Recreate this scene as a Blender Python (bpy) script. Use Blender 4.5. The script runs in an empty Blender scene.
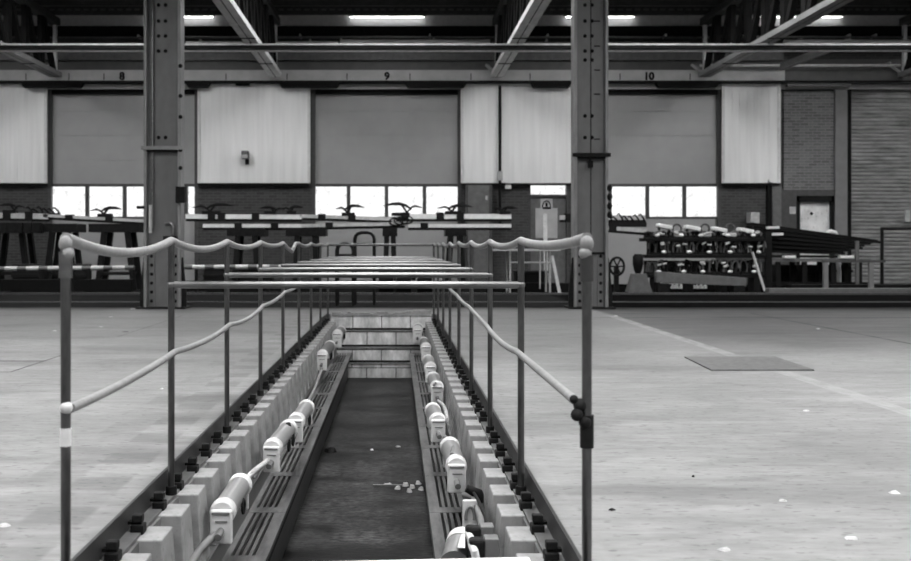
import bpy, bmesh, math, random
from mathutils import Vector, Matrix
random.seed(11)
sc = bpy.context.scene
C = sc.collection
F = 1000.0; CX = 396.0; CY = 245.5; H = 1.05      # measured: focal length in px, principal point, eye height
def PX(x, Y): return (x - CX) * Y / F
def PZ(y, Y): return H + (CY - y) * Y / F
def PT(x, y, Y): return Vector((PX(x, Y), Y, PZ(y, Y)))
WORDS = ['first','second','third','fourth','fifth','sixth','seventh','eighth','ninth','tenth','eleventh','twelfth','thirteenth',
 'fourteenth','fifteenth','sixteenth','seventeenth','eighteenth','nineteenth','twentieth','twenty-first','twenty-second','twenty-third',
 'twenty-fourth','twenty-fifth','twenty-sixth','twenty-seventh','twenty-eighth','twenty-ninth','thirtieth','thirty-first','thirty-second','thirty-third','thirty-fourth']

# ------------------------------------------------------------------ materials
class NT:
    def __init__(s, name):
        s.m = bpy.data.materials.new(name); s.m.use_nodes = True
        s.t = s.m.node_tree; s.n = s.t.nodes; s.l = s.t.links
        s.b = s.n['Principled BSDF']
        s.tc = s.n.new('ShaderNodeTexCoord')
    def math(s, op, a, b=None, c=None, clamp=False):
        n = s.n.new('ShaderNodeMath'); n.operation = op; n.use_clamp = clamp
        for i, v in enumerate((a, b, c)):
            if v is None: continue
            if isinstance(v, (int, float)): n.inputs[i].default_value = v
            else: s.l.new(v, n.inputs[i])
        return n.outputs[0]
    def noise(s, scale, vec=(1,1,1), detail=4, rough=.6, coord='Object'):
        mp = s.n.new('ShaderNodeMapping'); mp.inputs['Scale'].default_value = vec
        s.l.new(s.tc.outputs[coord], mp.inputs[0])
        t = s.n.new('ShaderNodeTexNoise'); t.inputs['Scale'].default_value = scale
        t.inputs['Detail'].default_value = detail; t.inputs['Roughness'].default_value = rough
        s.l.new(mp.outputs[0], t.inputs[0]); return t.outputs[0]
    def ramp(s, v, a, b, lo, hi):
        n = s.n.new('ShaderNodeMapRange'); s.l.new(v, n.inputs[0])
        for i, x in enumerate((a, b, lo, hi)): n.inputs[i+1].default_value = x
        return n.outputs[0]
    def grey(s, v, socket='Base Color'):
        n = s.n.new('ShaderNodeCombineColor')
        for i in range(3): s.l.new(v, n.inputs[i])
        s.l.new(n.outputs[0], s.b.inputs[socket])
    def bump(s, v, dist=.01, strength=.5):
        n = s.n.new('ShaderNodeBump'); n.inputs['Distance'].default_value = dist; n.inputs['Strength'].default_value = strength
        s.l.new(v, n.inputs['Height']); s.l.new(n.outputs[0], s.b.inputs['Normal'])
    def xyz(s):
        n = s.n.new('ShaderNodeSeparateXYZ'); s.l.new(s.tc.outputs['Object'], n.inputs[0]); return n.outputs

def mat(name, g, rough=.6, metal=0, scale=8, var=.25, vec=(1,1,1), bump=0, speck=0):
    t = NT(name); b = t.b
    b.inputs['Roughness'].default_value = rough; b.inputs['Metallic'].default_value = metal
    n = t.noise(scale, vec)
    v = t.math('MULTIPLY', t.ramp(n, .25, .75, 1-var, 1+var), g)
    if speck:
        k = t.noise(scale*5, vec, 2, .5)
        v = t.math('MULTIPLY', v, t.ramp(k, .58, .70, 1, 1-speck))
    t.grey(v)
    if g < .03: b.inputs['Specular IOR Level'].default_value = .15; b.inputs['Roughness'].default_value = max(rough, .65)
    if bump: t.bump(n, .01, bump)
    return t.m
def emit(name, g, s):
    t = NT(name); t.b.inputs['Base Color'].default_value = (g,g,g,1)
    t.b.inputs['Emission Color'].default_value = (1,1,1,1); t.b.inputs['Emission Strength'].default_value = s
    return t.m

M = {}
M['post'] = mat('galvanised_post', .11, .3, .9, 30, .35, (1,1,.3))
M['tape'] = mat('white_tape', .62, .6)
M['bar'] = mat('worn_grey_bar', .17, .3, .8, 20, .3, (.3,1,1))
M['rope'] = mat('pale_plastic_hose', .20, .45, 0, 25, .22)
M['block'] = mat('pale_concrete', .215, .85, 0, 6, .36, bump=.25, speck=.22)
M['dirty_conc'] = mat('dirty_concrete', .11, .85, 0, 5, .35, bump=.3)
M['clip'] = mat('black_iron', .012, .5, .3, 30, .4)
M['angle'] = mat('dark_painted_steel', .03, .5, .3, 9, .4)
M['flange'] = mat('grey_steel_flange', .12, .55, .3, 12, .35)
M['plinth'] = mat('smooth_grey_plinth', .08, .45, .2, 6, .25)
M['lamp'] = mat('frosted_lamp_tube', .17, .32, 0, 12, .12)
M['lamp_dark'] = mat('dark_lamp_tube', .07, .4, 0, 12, .3)  # darker tube tone for the more distant lamps
M['lampw'] = mat('white_plastic', .52, .4, 0, 10, .05)
M['cable'] = mat('grey_cable', .13, .5)
M['cable_pale'] = mat('pale_cable', .38, .5)
M['col'] = mat('grey_column_paint', .115, .45, .1, 6, .16, (1,1,.5))
M['col_edge'] = mat('worn_flange_paint', .20, .42, .15, 8, .25, (1,1,.4))
M['dark'] = mat('dark_steel', .011, .5, .3, 12, .4)
M['black'] = mat('black_paint', .004, .5, 0, 12, .3)
M['mid'] = mat('mid_grey_paint', .11, .5, 0, 8, .25)
M['midd'] = mat('dull_grey_paint', .05, .55, 0, 8, .3)
M['light'] = mat('pale_grey_paint', .42, .45, 0, 10, .25)
M['white'] = mat('white_paint', .66, .45, 0, 10, .12)
M['truss_pale'] = mat('pale_truss_paint', .62, .5, 0, 6, .25, (1,.4,1))
M['truss_grey'] = mat('grey_truss_paint', .20, .5, 0, 6, .25, (1,.4,1))
M['shutter'] = mat('grey_door_panel', .33, .5, 0, 2, .06)
M['conc_dark'] = mat('sooty_floor_steel', .014, .55, .1, 4, .4)
M['fascia'] = mat('pale_fascia', .42, .5, 0, 3, .15)
M['fascia_dark'] = mat('grey_fascia', .075, .5, 0, 3, .2)
M['paper'] = mat('crumpled_paper', .42, .8)
M['pil'] = mat('grey_pilaster', .17, .6, 0, 4, .15)
M['pipe'] = mat('pale_pipe', .62, .35, .2, 10, .2)
M['deck'] = mat('roof_decking', .035, .7, 0, 4, .3)
M['plate'] = mat('rusty_floor_plate', .10, .55, .3, 14, .4, bump=.2)
M['wall_dull'] = mat('dull_wall', .14, .8, 0, 3, .2)
M['tube_glow'] = emit('lit_tube', .9, 12)
M['rooflight'] = emit('daylit_roof_pane', .8, 16.0)

def cladding_mat():
    t = NT('ribbed_white_cladding'); X, Y, Z = t.xyz()
    s = t.noise(1.6, (5, 1, .3), 3, .5)
    v = t.math('MULTIPLY', t.ramp(s, .25, .75, .92, 1.05), .84)
    t.grey(v); t.b.inputs['Roughness'].default_value = .45; return t.m
M['clad'] = cladding_mat()
def brick_mat(name, g):
    t = NT(name)
    mp = t.n.new('ShaderNodeMapping'); mp.inputs['Rotation'].default_value = (math.pi/2, 0, 0)
    t.l.new(t.tc.outputs['Object'], mp.inputs[0])
    k = t.n.new('ShaderNodeTexBrick'); t.l.new(mp.outputs[0], k.inputs[0])
    k.inputs['Scale'].default_value = 1; k.inputs['Brick Width'].default_value = .23; k.inputs['Row Height'].default_value = .078
    k.inputs['Mortar Size'].default_value = .008; k.inputs['Bias'].default_value = 0
    k.inputs['Color1'].default_value = (g*.8,)*3+(1,); k.inputs['Color2'].default_value = (g*1.25,)*3+(1,); k.inputs['Mortar'].default_value = (g*1.7,)*3+(1,)
    t.l.new(k.outputs[0], t.b.inputs['Base Color']); t.b.inputs['Roughness'].default_value = .85
    return t.m
M['brick'] = brick_mat('dark_brick', .042)
M['brick_pale'] = brick_mat('grey_brick', .125)
def whitebrick():
    t = NT('whitewashed_blocks')
    mp = t.n.new('ShaderNodeMapping'); mp.inputs['Rotation'].default_value = (math.pi/2, 0, 0); t.l.new(t.tc.outputs['Object'], mp.inputs[0])
    k = t.n.new('ShaderNodeTexBrick'); t.l.new(mp.outputs[0], k.inputs[0]); k.inputs['Scale'].default_value = 1
    k.inputs['Brick Width'].default_value = .44; k.inputs['Row Height'].default_value = .26; k.inputs['Mortar Size'].default_value = .008
    g = .62
    k.inputs['Color1'].default_value = (g,)*3+(1,); k.inputs['Color2'].default_value = (g*1.2,)*3+(1,); k.inputs['Mortar'].default_value = (.12,)*3+(1,)
    n = t.noise(6, (1,1,.4), 5, .7)
    mx = t.n.new('ShaderNodeMix'); mx.data_type = 'RGBA'; mx.blend_type = 'MULTIPLY'; mx.inputs[0].default_value = 1
    cc = t.n.new('ShaderNodeCombineColor'); r = t.ramp(n, .35, .7, .45, 1.1)
    for i in range(3): t.l.new(r, cc.inputs[i])
    t.l.new(k.outputs[0], mx.inputs[6]); t.l.new(cc.outputs[0], mx.inputs[7]); t.l.new(mx.outputs[2], t.b.inputs['Base Color'])
    t.b.inputs['Roughness'].default_value = .85; return t.m
M['pitwall'] = whitebrick()
def shutter_mat():
    t = NT('corrugated_shutter'); X, Y, Z = t.xyz()
    n = t.noise(2.5, (.6, 1, 3), 5, .65)
    t.grey(t.math('MULTIPLY', t.ramp(n, .3, .75, .5, 1.7), .21)); t.b.inputs['Roughness'].default_value = .5; return t.m
M['roller'] = shutter_mat()
def glass_mat():
    t = NT('dusty_glass'); t.n.remove(t.b)
    o = t.n['Material Output']; a = t.n.new('ShaderNodeBsdfTransparent'); g = t.n.new('ShaderNodeBsdfGlossy'); d = t.n.new('ShaderNodeBsdfDiffuse')
    g.inputs['Roughness'].default_value = .05; d.inputs['Color'].default_value = (.8,.8,.8,1)
    m1 = t.n.new('ShaderNodeMixShader'); m1.inputs[0].default_value = .05
    t.l.new(a.outputs[0], m1.inputs[1]); t.l.new(g.outputs[0], m1.inputs[2])
    m2 = t.n.new('ShaderNodeMixShader'); n = t.noise(3, (1,1,1), 5, .7)
    t.l.new(t.ramp(n, .45, .72, .0, .3), m2.inputs[0]); t.l.new(m1.outputs[0], m2.inputs[1]); t.l.new(d.outputs[0], m2.inputs[2])
    t.l.new(m2.outputs[0], o.inputs[0]); return t.m
M['glass'] = glass_mat()
def floor_mat():
    t = NT('worn_concrete_floor'); X, Y, Z = t.xyz()
    big = t.noise(.35, (1, 1, 1), 4, .55); st = t.noise(1.3, (.5, 2.2, 1), 6, .65); fine = t.noise(9, (.5, 1.6, 1), 5, .7)
    blot = t.noise(.9, (.6, 1.5, 1), 3, .6)
    v = t.math('MULTIPLY', t.ramp(big, .32, .68, .78, 1.18), t.ramp(st, .34, .66, .72, 1.2))
    v = t.math('MULTIPLY', v, t.ramp(fine, .32, .68, .80, 1.16))
    v = t.math('MULTIPLY', v, t.ramp(blot, .52, .64, 1, .78))
    sp = t.noise(26, (.6, 1.3, 1), 2, .5); v = t.math('MULTIPLY', v, t.ramp(sp, .60, .70, 1, .6)); v = t.math('MULTIPLY', v, .205)
    def band(c, lo, hi, soft=.03):
        a = t.ramp(c, lo-soft, lo+soft, 0, 1); b = t.ramp(c, hi-soft, hi+soft, 1, 0); return t.math('MULTIPLY', a, b)
    def mul(mask, f):      # v *= 1 + mask*(f-1)
        nonlocal v
        v = t.math('MULTIPLY', v, t.math('MULTIPLY_ADD', mask, f-1, 1))
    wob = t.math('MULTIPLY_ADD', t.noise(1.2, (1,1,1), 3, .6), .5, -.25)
    # dark bay of oiled concrete beyond the white line, and the dirty cross track bay before the far wall, its dimmer light painted in
    mul(t.math('MULTIPLY', t.ramp(X, 3.2, 3.3, 0, 1), t.ramp(t.math('ADD', Y, wob), 9.0, 11.8, 0, 1)), .37)
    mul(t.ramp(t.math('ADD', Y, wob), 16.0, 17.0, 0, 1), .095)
    mul(t.ramp(t.math('ADD', Y, wob), 13.2, 15.5, 0, 1), .86)  # weaker light also painted into the floor short of that bay
    # saw-cut joints
    def cut(c, at, w, c2, lo, hi, f=.25): mul(t.math('MULTIPLY', band(c, at-w, at+w, .006), band(c2, lo, hi, .02)), f)
    cut(Y, 9.09, .035, X, -9, -3.19, .3); cut(Y, 8.30, .025, X, -9, -3.19, .45); cut(X, -3.2, .012, Y, 8.3, 9.6); cut(X, -3.2, .01, Y, 11.5, 15, .5)
    cut(Y, 12.3, .02, X, -9, -1.8, .6); cut(X, 5.5, .03, Y, 10.3, 15.5, .2); cut(Y, 14.6, .06, X, 4.6, 9, .3); cut(Y, 14.6, .05, X, 2.9, 4.3, .4)
    # smooth strip beside the pit and the row of darker pads set in the floor beside it
    mul(band(X, -1.19, -1.0, .01), 1.08); mul(band(X, .55, .72, .01), 1.08)
    saw = t.math('FRACT', t.math('MULTIPLY', Y, 1.9))
    mul(t.math('MULTIPLY', band(X, -1.43, -1.19, .01), band(saw, .15, .62, .03)), .76)
    mul(t.math('MULTIPLY', band(X, -1.66, -1.43, .01), band(t.math('FRACT', t.math('MULTIPLY', Y, .95)), .3, .62, .03)), .86)
    # the painted line
    wear = t.ramp(t.noise(6, (2, .6, 1), 5, .7), .38, .55, .25, 1)
    lm = t.math('MULTIPLY', t.math('MULTIPLY', band(X, 3.15, 3.29, .01), band(Y, 5.0, 15.0, .2)), wear)
    v = t.math('ADD', t.math('MULTIPLY', v, t.math('SUBTRACT', 1, lm)), t.math('MULTIPLY', lm, .26))
    t.grey(v)
    t.grey(v)
    sl = t.math('MULTIPLY', t.ramp(t.math('ADD', Y, wob), 15.0, 17.0, 1, 0), .25); t.l.new(sl, t.b.inputs['Specular IOR Level']); rg = t.ramp(st, .3, .7, .45, .65); t.l.new(rg, t.b.inputs['Roughness'])
    t.bump(fine, .004, .35)
    return t.m
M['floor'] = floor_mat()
def pitfloor_mat():
    t = NT('wet_pit_floor'); n = t.noise(1.8, (1, 1.5, 1), 6, .65); k = t.noise(14, (1,2,1), 4, .7)
    v = t.math('MULTIPLY', t.ramp(n, .36, .66, .25, 2.6), t.ramp(k, .34, .68, .5, 1.6)); t.b.inputs['Specular IOR Level'].default_value = .05; t.grey(t.math('MULTIPLY', v, .024))
    t.l.new(t.ramp(n, .35, .65, .45, .8), t.b.inputs['Roughness']); t.bump(k, .006, .3); return t.m
M['pitfloor'] = pitfloor_mat()
def ledge_mat():
    t = NT('grimy_slatted_ledge'); n = t.noise(4, (3, .6, 1), 6, .7)
    t.grey(t.math('MULTIPLY', t.ramp(n, .34, .68, .3, 2.0), .06)); t.b.inputs['Roughness'].default_value = .5; return t.m
M['ledge'] = ledge_mat()
def stripe_mat():
    t = NT('white_and_dark_striped_tube'); X, Y, Z = t.xyz()
    f = t.math('FRACT', t.math('MULTIPLY', X, 2.1)); g = t.math('GREATER_THAN', f, .42)
    n = t.noise(5, (1,1,1), 3); t.grey(t.math('MULTIPLY', t.ramp(n, .3,.7,.7,1.1), t.math('MULTIPLY_ADD', g, .45, .10))); return t.m
M['stripe'] = stripe_mat()

# ------------------------------------------------------------------ builders
def world_loc(o):
    v = Vector((0,0,0))
    while o is not None: v = v + o.location; o = o.parent
    return v
class B:
    """collects shapes in world coordinates; build() links ONE mesh object"""
    def __init__(s): s.bm = bmesh.new()
    def box(s, x0, x1, y0, y1, z0, z1):
        r = bmesh.ops.create_cube(s.bm, size=1)
        bmesh.ops.scale(s.bm, verts=r['verts'], vec=(abs(x1-x0), abs(y1-y0), abs(z1-z0)))
        bmesh.ops.translate(s.bm, verts=r['verts'], vec=((x0+x1)/2, (y0+y1)/2, (z0+z1)/2)); return s
    def hexa(s, p):       # 8 points: bottom 4 ccw, top 4 ccw
        v = [s.bm.verts.new(q) for q in p]
        for f in ((3,2,1,0),(4,5,6,7),(0,1,5,4),(1,2,6,5),(2,3,7,6),(3,0,4,7)): s.bm.faces.new([v[i] for i in f])
        return s
    def prism(s, poly, axis, a, b):   # polygon in the plane across axis, extruded a..b
        def mk(p, t):
            return {'x': (t, p[0], p[1]), 'y': (p[0], t, p[1]), 'z': (p[0], p[1], t)}[axis]
        va = [s.bm.verts.new(mk(p, a)) for p in poly]; vb = [s.bm.verts.new(mk(p, b)) for p in poly]
        n = len(poly); s.bm.faces.new(va); s.bm.faces.new(vb[::-1])
        for i in range(n): s.bm.faces.new((va[i], vb[i], vb[(i+1)%n], va[(i+1)%n]))
        return s
    def tube(s, pts, r, seg=10, caps=True):
        pts = [Vector(p) for p in pts]; n = len(pts); rings = []
        t0 = (pts[1]-pts[0]).normalized(); up = Vector((0,0,1)) if abs(t0.z) < .9 else Vector((1,0,0))
        nrm = (up - t0*up.dot(t0)).normalized()
        for i, p in enumerate(pts):
            a = pts[max(i-1,0)]; b = pts[min(i+1,n-1)]; t = (b-a).normalized()
            nrm = (nrm - t*nrm.dot(t)).normalized(); bi = t.cross(nrm)
            rr = r[i] if isinstance(r, (list, tuple)) else r
            rings.append([s.bm.verts.new(p + nrm*rr*math.cos(2*math.pi*k/seg) + bi*rr*math.sin(2*math.pi*k/seg)) for k in range(seg)])
        for i in range(n-1):
            for k in range(seg): s.bm.faces.new((rings[i][k], rings[i][(k+1)%seg], rings[i+1][(k+1)%seg], rings[i+1][k]))
        if caps: s.bm.faces.new(rings[0][::-1]); s.bm.faces.new(rings[-1])
        return s
    def bar(s, a, b, w, h):  # rectangular bar a->b
        a, b = Vector(a), Vector(b); t = (b-a).normalized()
        up = Vector((0,0,1)) if abs(t.z) < .95 else Vector((0,1,0))
        sd = t.cross(up).normalized()*w/2; u = sd.cross(t).normalized()*h/2
        return s.hexa([a-sd-u, a+sd-u, b+sd-u, b-sd-u, a-sd+u, a+sd+u, b+sd+u, b-sd+u])
    def ball(s, c, r, sz=(1,1,1)):
        q = bmesh.ops.create_uvsphere(s.bm, u_segments=12, v_segments=8, radius=r)
        bmesh.ops.scale(s.bm, verts=q['verts'], vec=sz); bmesh.ops.translate(s.bm, verts=q['verts'], vec=c); return s
    def xf(s, m): bmesh.ops.transform(s.bm, matrix=m, verts=s.bm.verts[:]); return s
    def build(s, name, m, parent=None, smooth=False, bevel=0, origin=None):
        bmesh.ops.recalc_face_normals(s.bm, faces=s.bm.faces[:])
        if parent is not None: off = world_loc(parent)
        elif origin is not None: off = Vector(origin)
        else:
            co = [v.co for v in s.bm.verts]; lo = [min(c[i] for c in co) for i in range(3)]; hi = [max(c[i] for c in co) for i in range(3)]
            off = Vector(((lo[0]+hi[0])/2, (lo[1]+hi[1])/2, lo[2]))
        bmesh.ops.translate(s.bm, verts=s.bm.verts[:], vec=-off)
        me = bpy.data.meshes.new(name); s.bm.to_mesh(me); s.bm.free()
        if smooth:
            for p in me.polygons: p.use_smooth = True
        o = bpy.data.objects.new(name, me); C.objects.link(o); me.materials.append(m if not isinstance(m, str) else M[m])
        if parent is not None: o.parent = parent
        else: o.location = off
        if smooth:
            md = o.modifiers.new('es', 'EDGE_SPLIT'); md.split_angle = math.radians(40)
        if bevel:
            md = o.modifiers.new('bv', 'BEVEL'); md.width = bevel; md.segments = 2; md.limit_method = 'ANGLE'
        return o
def tag(o, label, cat, group=None, kind=None):
    if label: o['label'] = label
    if cat: o['category'] = cat
    if group: o['group'] = group
    if kind: o['kind'] = kind
    return o
def thing(name, loc, label, cat, group=None):
    o = bpy.data.objects.new(name, None); o.empty_display_size = .1; C.objects.link(o); o.location = loc
    return tag(o, label, cat, group)
def struct(o, label=None, cat=None):
    o['kind'] = 'structure'
    if label: o['label'] = label
    if cat: o['category'] = cat
    return o
def copy_tree(o, parent=None):
    c = o.copy(); C.objects.link(c); c.parent = parent
    for ch in list(o.children): copy_tree(ch, c)
    return c

# ------------------------------------------------------------------ the setting
LX, RX = -1.085, .625          # floor edges of the pit
PN, PE = 2.4, 15.3             # near and far end of the pit
WY = 27.1                      # back wall
HX0, HX1, HY0, RZ = -17.0, 20.0, -7.0, 7.3
b = B()
b.box(HX0, LX, HY0, WY+.6, -.3, 0); b.box(RX, HX1, HY0, WY+.6, -.3, 0); b.box(LX, RX, HY0, PN, -.3, 0); b.box(LX, RX, PE+.04, WY+.6, -.3, 0)
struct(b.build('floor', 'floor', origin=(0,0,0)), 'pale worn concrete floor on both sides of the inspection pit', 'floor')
struct(B().box(LX-.1, RX+.1, PN-.1, PE+.4, -1.1, -.93).build('floor_pit', 'pitfloor', origin=(0,0,0)), 'dark damp floor at the bottom of the pit', 'floor')
struct(B().box(LX-.2, -1.0, PN, PE+.3, -.95, -.106).build('wall_pit_left', 'dirty_conc', origin=(0,0,0)), 'concrete side of the pit on the left behind the blocks', 'wall')
struct(B().box(.54, RX+.2, PN, PE+.3, -.95, -.106).build('wall_pit_right', 'dirty_conc', origin=(0,0,0)), 'concrete side of the pit on the right behind the blocks', 'wall')
struct(B().box(LX, RX, PN-.2, PN, -.95, 0).build('wall_pit_near', 'dirty_conc', origin=(0,0,0)), 'near end of the pit', 'wall')
# far end: four shallow whitewashed steps
b = B()
ys = [15.3, 15.19, 15.08, 14.97]; zs = [0, -.245, -.49, -.715, -.94]
for i in range(4): b.box(-1.0, .54, ys[i], PE+.35, zs[i+1], zs[i]-.008)
o = struct(b.build('wall_pit_far', 'pitwall', origin=(0,0,0)), 'whitewashed stepped block wall closing the far end of the pit', 'wall')
b = B(); rr = random.Random(3); x = -.98
while x < .52:
    w = rr.uniform(.05, .12); hh = rr.uniform(.01, .045) + (.02 if x > .0 else 0); b.box(x, min(x+w, .53), 15.28, 15.42, -.03, hh); x += w
b.build('broken_coping', 'block', o)
for i in (1, 2, 3):
    B().box(-.99, .53, ys[i]-.03, ys[i]+.1, zs[i]-.004, zs[i]+.004).build('step_nosing', 'block', o)
    B().box(-.99, .53, ys[i-1]-.012, ys[i-1]+.02, zs[i], zs[i]+.035).build('painted_step_shadow', 'dark', o)  # dark strips stand in for the shade under each step
# steel edge angles
for nm, x0, x1, f0, f1 in (('trim_1', LX, LX+.014, LX+.014, -1.012), ('trim_2', RX-.014, RX, .548, RX-.014)):
    o = struct(B().box(x0, x1, PN, PE, -.10, .003).build(nm, 'angle', origin=(0,0,0)), 'dark steel edging along the %s lip of the pit' % ('left' if nm == 'trim_1' else 'right'), 'edging')
    B().box(f0, f1, PN, PE, -.105, -.088).build('bottom_flange', 'flange', o)
# ledges with slatted tops, and the smooth plinths above them
for nm, xi, xo, side in (('trim_3', -.662, -.885, 'left'), ('trim_4', .20, .42, 'right')):
    lo, hi = min(xi, xo), max(xi, xo)
    b = B()
    n = 5; w = (hi-lo)/n
    s_ = 1 if side == 'left' else -1           # solid strip along the inner edge, then narrow ribs
    q0 = xi
    b.box(min(q0, q0-s_*.065), max(q0, q0-s_*.065), PN+.02, PE-.4, -.60, -.55)
    for k in range(4):
        c0 = xi-s_*(.092+k*.036); b.box(c0-.009, c0+.009, PN+.02, PE-.4, -.575, -.551)
    c0 = xo; b.box(min(c0, c0+s_*.018), max(c0, c0+s_*.018), PN+.02, PE-.4, -.58, -.55)
    y = PN+.8
    while y < PE-.5: b.box(lo, hi, y-.06, y+.06, -.58, -.549); y += .95
    o = struct(b.build(nm, 'ledge', origin=(0,0,0)), 'grimy slatted ledge along the %s side of the pit' % side, 'ledge')
    B().box(lo+.004, hi, PN+.02, PE-.4, -.605, -.575).build('ledge_bed', 'black', o)
    a = -.72 if side == 'left' else .28
    B().box(min(a, xo), max(a, xo), PN+.02, PE-.36, -.94, -.605).build('riser', 'angle', o)
for nm, x0, x1, side in (('trim_5', -1.0, -.885, 'left'), ('trim_6', .42, .54, 'right')):
    struct(B().box(x0, x1, PN+.02, PE-.36, -.93, -.44).build(nm, 'plinth', origin=(0,0,0)), 'smooth grey plinth under the blocks on the %s side of the pit' % side, 'plinth')

# back wall in pieces round its door openings
def wx(p): return PX(p, WY)
def wz(p): return PZ(p, WY)
def fx(p, d): return PX(p, WY-d)
def fz(p, d): return PZ(p, WY-d)
zt = wz(88)
b = B()
piers = [(HX0, wx(-64)), (wx(-64), wx(48)), (wx(198), wx(312)), (wx(461), wx(530)), (wx(567), wx(572)), (wx(721), wx(797)), (wx(833), wx(848)), (wx(996), HX1)]
b.box(HX0, wx(48), WY, WY+.3, 0, zt); b.box(wx(198), wx(312), WY, WY+.3, 0, zt); b.box(wx(461), wx(529), WY, WY+.3, 0, zt)
b.box(wx(529), wx(568), WY, WY+.3, wz(183), zt); b.box(wx(568), wx(573), WY, WY+.3, 0, zt); b.box(wx(721), wx(796), WY, WY+.3, 0, zt)
b.box(wx(796), wx(833), WY, WY+.3, wz(194), zt); b.box(wx(833), wx(848), WY, WY+.3, 0, zt); b.box(wx(996), HX1, WY, WY+.3, 0, zt)
b.box(HX0, HX1, WY, WY+.3, zt, RZ+.1)
wall = struct(b.build('wall_back', 'brick', origin=(0,0,0)), 'far brick wall with white cladding between the bay doors', 'wall')
def clad(x0, x1, y0=83, y1=183, edge_l=True, edge_r=True):
    bb = B(); z0, z1 = fz(y1, .13), fz(y0, .13); X0, X1 = fx(x0, .13), fx(x1, .13); bb.box(X0, X1, WY-.12, WY-.005, z0, z1)
    x = X0+.05
    while x < X1-.09: bb.box(x, x+.09, WY-.135, WY-.12, z0+.03, z1-.02); x += .2
    o = bb.build('cladding_panel', 'clad', wall)
    B().box(X0, X1, WY-.16, WY-.004, z0-.06, z0-.005).build('cladding_sill', 'dark', wall)
    for on, a in ((edge_l, X0), (edge_r, X1)):
        if on: B().box(a-.035, a+.035, WY-.17, WY-.13, z0, z1).build('cladding_edge_strip', 'white', wall)
clad(-62, 46); clad(199, 309); clad(462, 572); clad(723, 779)
B().box(wx(783), wx(833), WY-.06, WY-.004, wz(190), wz(92)).build('grey_brick_panel', 'brick_pale', wall)
B().box(wx(833), wx(845), WY-.14, WY-.004, 0, wz(90)).build('pilaster', 'pil', wall)
B().box(wx(780), wx(833), WY-.1, WY-.004, wz(196), wz(190)).build('lintel', 'midd', wall)
# fascia above the doors
B().box(HX0, wx(780), WY-.34, WY-.004, fz(80.5, .34), fz(70, .34)).build('fascia_board', 'fascia', wall)
B().box(wx(780), HX1, WY-.34, WY-.004, fz(83, .34), fz(70, .34)).build('fascia_board', 'fascia_dark', wall)
B().box(HX0, HX1, WY-.14, WY-.004, fz(71, .14), fz(59, .14)).build('fascia_band', 'fascia_dark', wall)
B().box(HX0, HX1, WY-.35, WY-.004, fz(82.6, .35), fz(80.5, .35)).build('drip_edge', 'black', wall)
B().box(HX0, HX1, WY-.10, WY-.004, fz(89, .1), fz(82.6, .35)).build('door_head', 'fascia', wall)
B().box(HX0, wx(780), WY-.26, WY-.004, fz(60, .26), fz(52, .26)).build('crane_girder', 'mid', wall)
B().box(HX0, HX1, WY-.30, WY-.004, fz(36, .3), fz(26, .3)).build('eaves_beam', 'dark', wall)
B().box(HX0, HX1, WY-.02, WY-.003, wz(28), RZ).build('eaves_lining', 'white', wall)
for px in (26, 69, 104, 226, 287, 347, 410, 471, 530, 620, 690): B().box(fx(px, .34)-.012, fx(px, .34)+.012, WY-.346, WY-.335, fz(80, .34), fz(73.5, .34)).build('fascia_joint', 'dark', wall)
for nm, x in (('wall_left', HX0), ('wall_right', HX1)):
    struct(B().box(x-.2 if x < 0 else x, x if x < 0 else x+.2, HY0, WY+.6, -.3, RZ+.1).build(nm, 'wall_dull', origin=(0,0,0)), 'plain side wall of the hall, outside the view', 'wall')
struct(B().box(HX0, HX1, HY0-.2, HY0, -.3, RZ+.1).build('wall_front', 'wall_dull', origin=(0,0,0)), 'plain wall behind the viewer', 'wall')

# ceiling: decking with long rooflights in every bay (real openings filled by daylit panes)
TX = [-9.05, -3.2, 2.68, 8.2, 13.5]
bays = [(TX[i]+TX[i+1])/2 for i in range(4)] + [-12.2, 16.9]
RW, RY0, RY1 = 1.7, -5.0, 23.2
RYA, RYB = 9.5, 17.5
b = B(); b.box(HX0, HX1, RY1, WY+.6, RZ, RZ+.1); b.box(HX0, HX1, HY0, RY0, RZ, RZ+.1)
es = sorted(bays); x = HX0
for c in es: b.box(x, c-RW/2, RY0, RY1, RZ, RZ+.1); b.box(c-RW/2, c+RW/2, RYA, RYB, RZ, RZ+.1); x = c+RW/2
b.box(x, HX1, RY0, RY1, RZ, RZ+.1)
ceil = struct(b.build('ceiling', 'deck', origin=(0,0,0)), 'dark roof decking over the hall', 'ceiling')
for y in (26.15, 25.2, 24.1, 22.6, 20.8, 19, 17, 15, 13, 11, 9, 7, 5, 3, 1, -1, -3):
    pb = B().box(HX0, HX1, y-.03, y+.03, 7.08, 7.3); pb.box(HX0, HX1, y-.08, y-.03, 7.08, 7.10); pb.build('purlin', 'midd', ceil)
b = B(); x = HX0+.1
while x < HX1-.2: b.box(x, x+.13, 25.9, 25.94, 7.15, 7.19); x += .22
b.build('deck_closer', 'mid', ceil)
for k, (c, ya, yb) in enumerate([(c, RY0, RYA) for c in es] + [(c, RYB, RY1) for c in es]):
    struct(B().box(c-RW/2, c+RW/2, ya, yb, RZ+.03, RZ+.07).build('window_%d' % (k+1), 'rooflight', origin=(0,0,0)), 'long daylit rooflight in the roof', 'rooflight')

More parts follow.
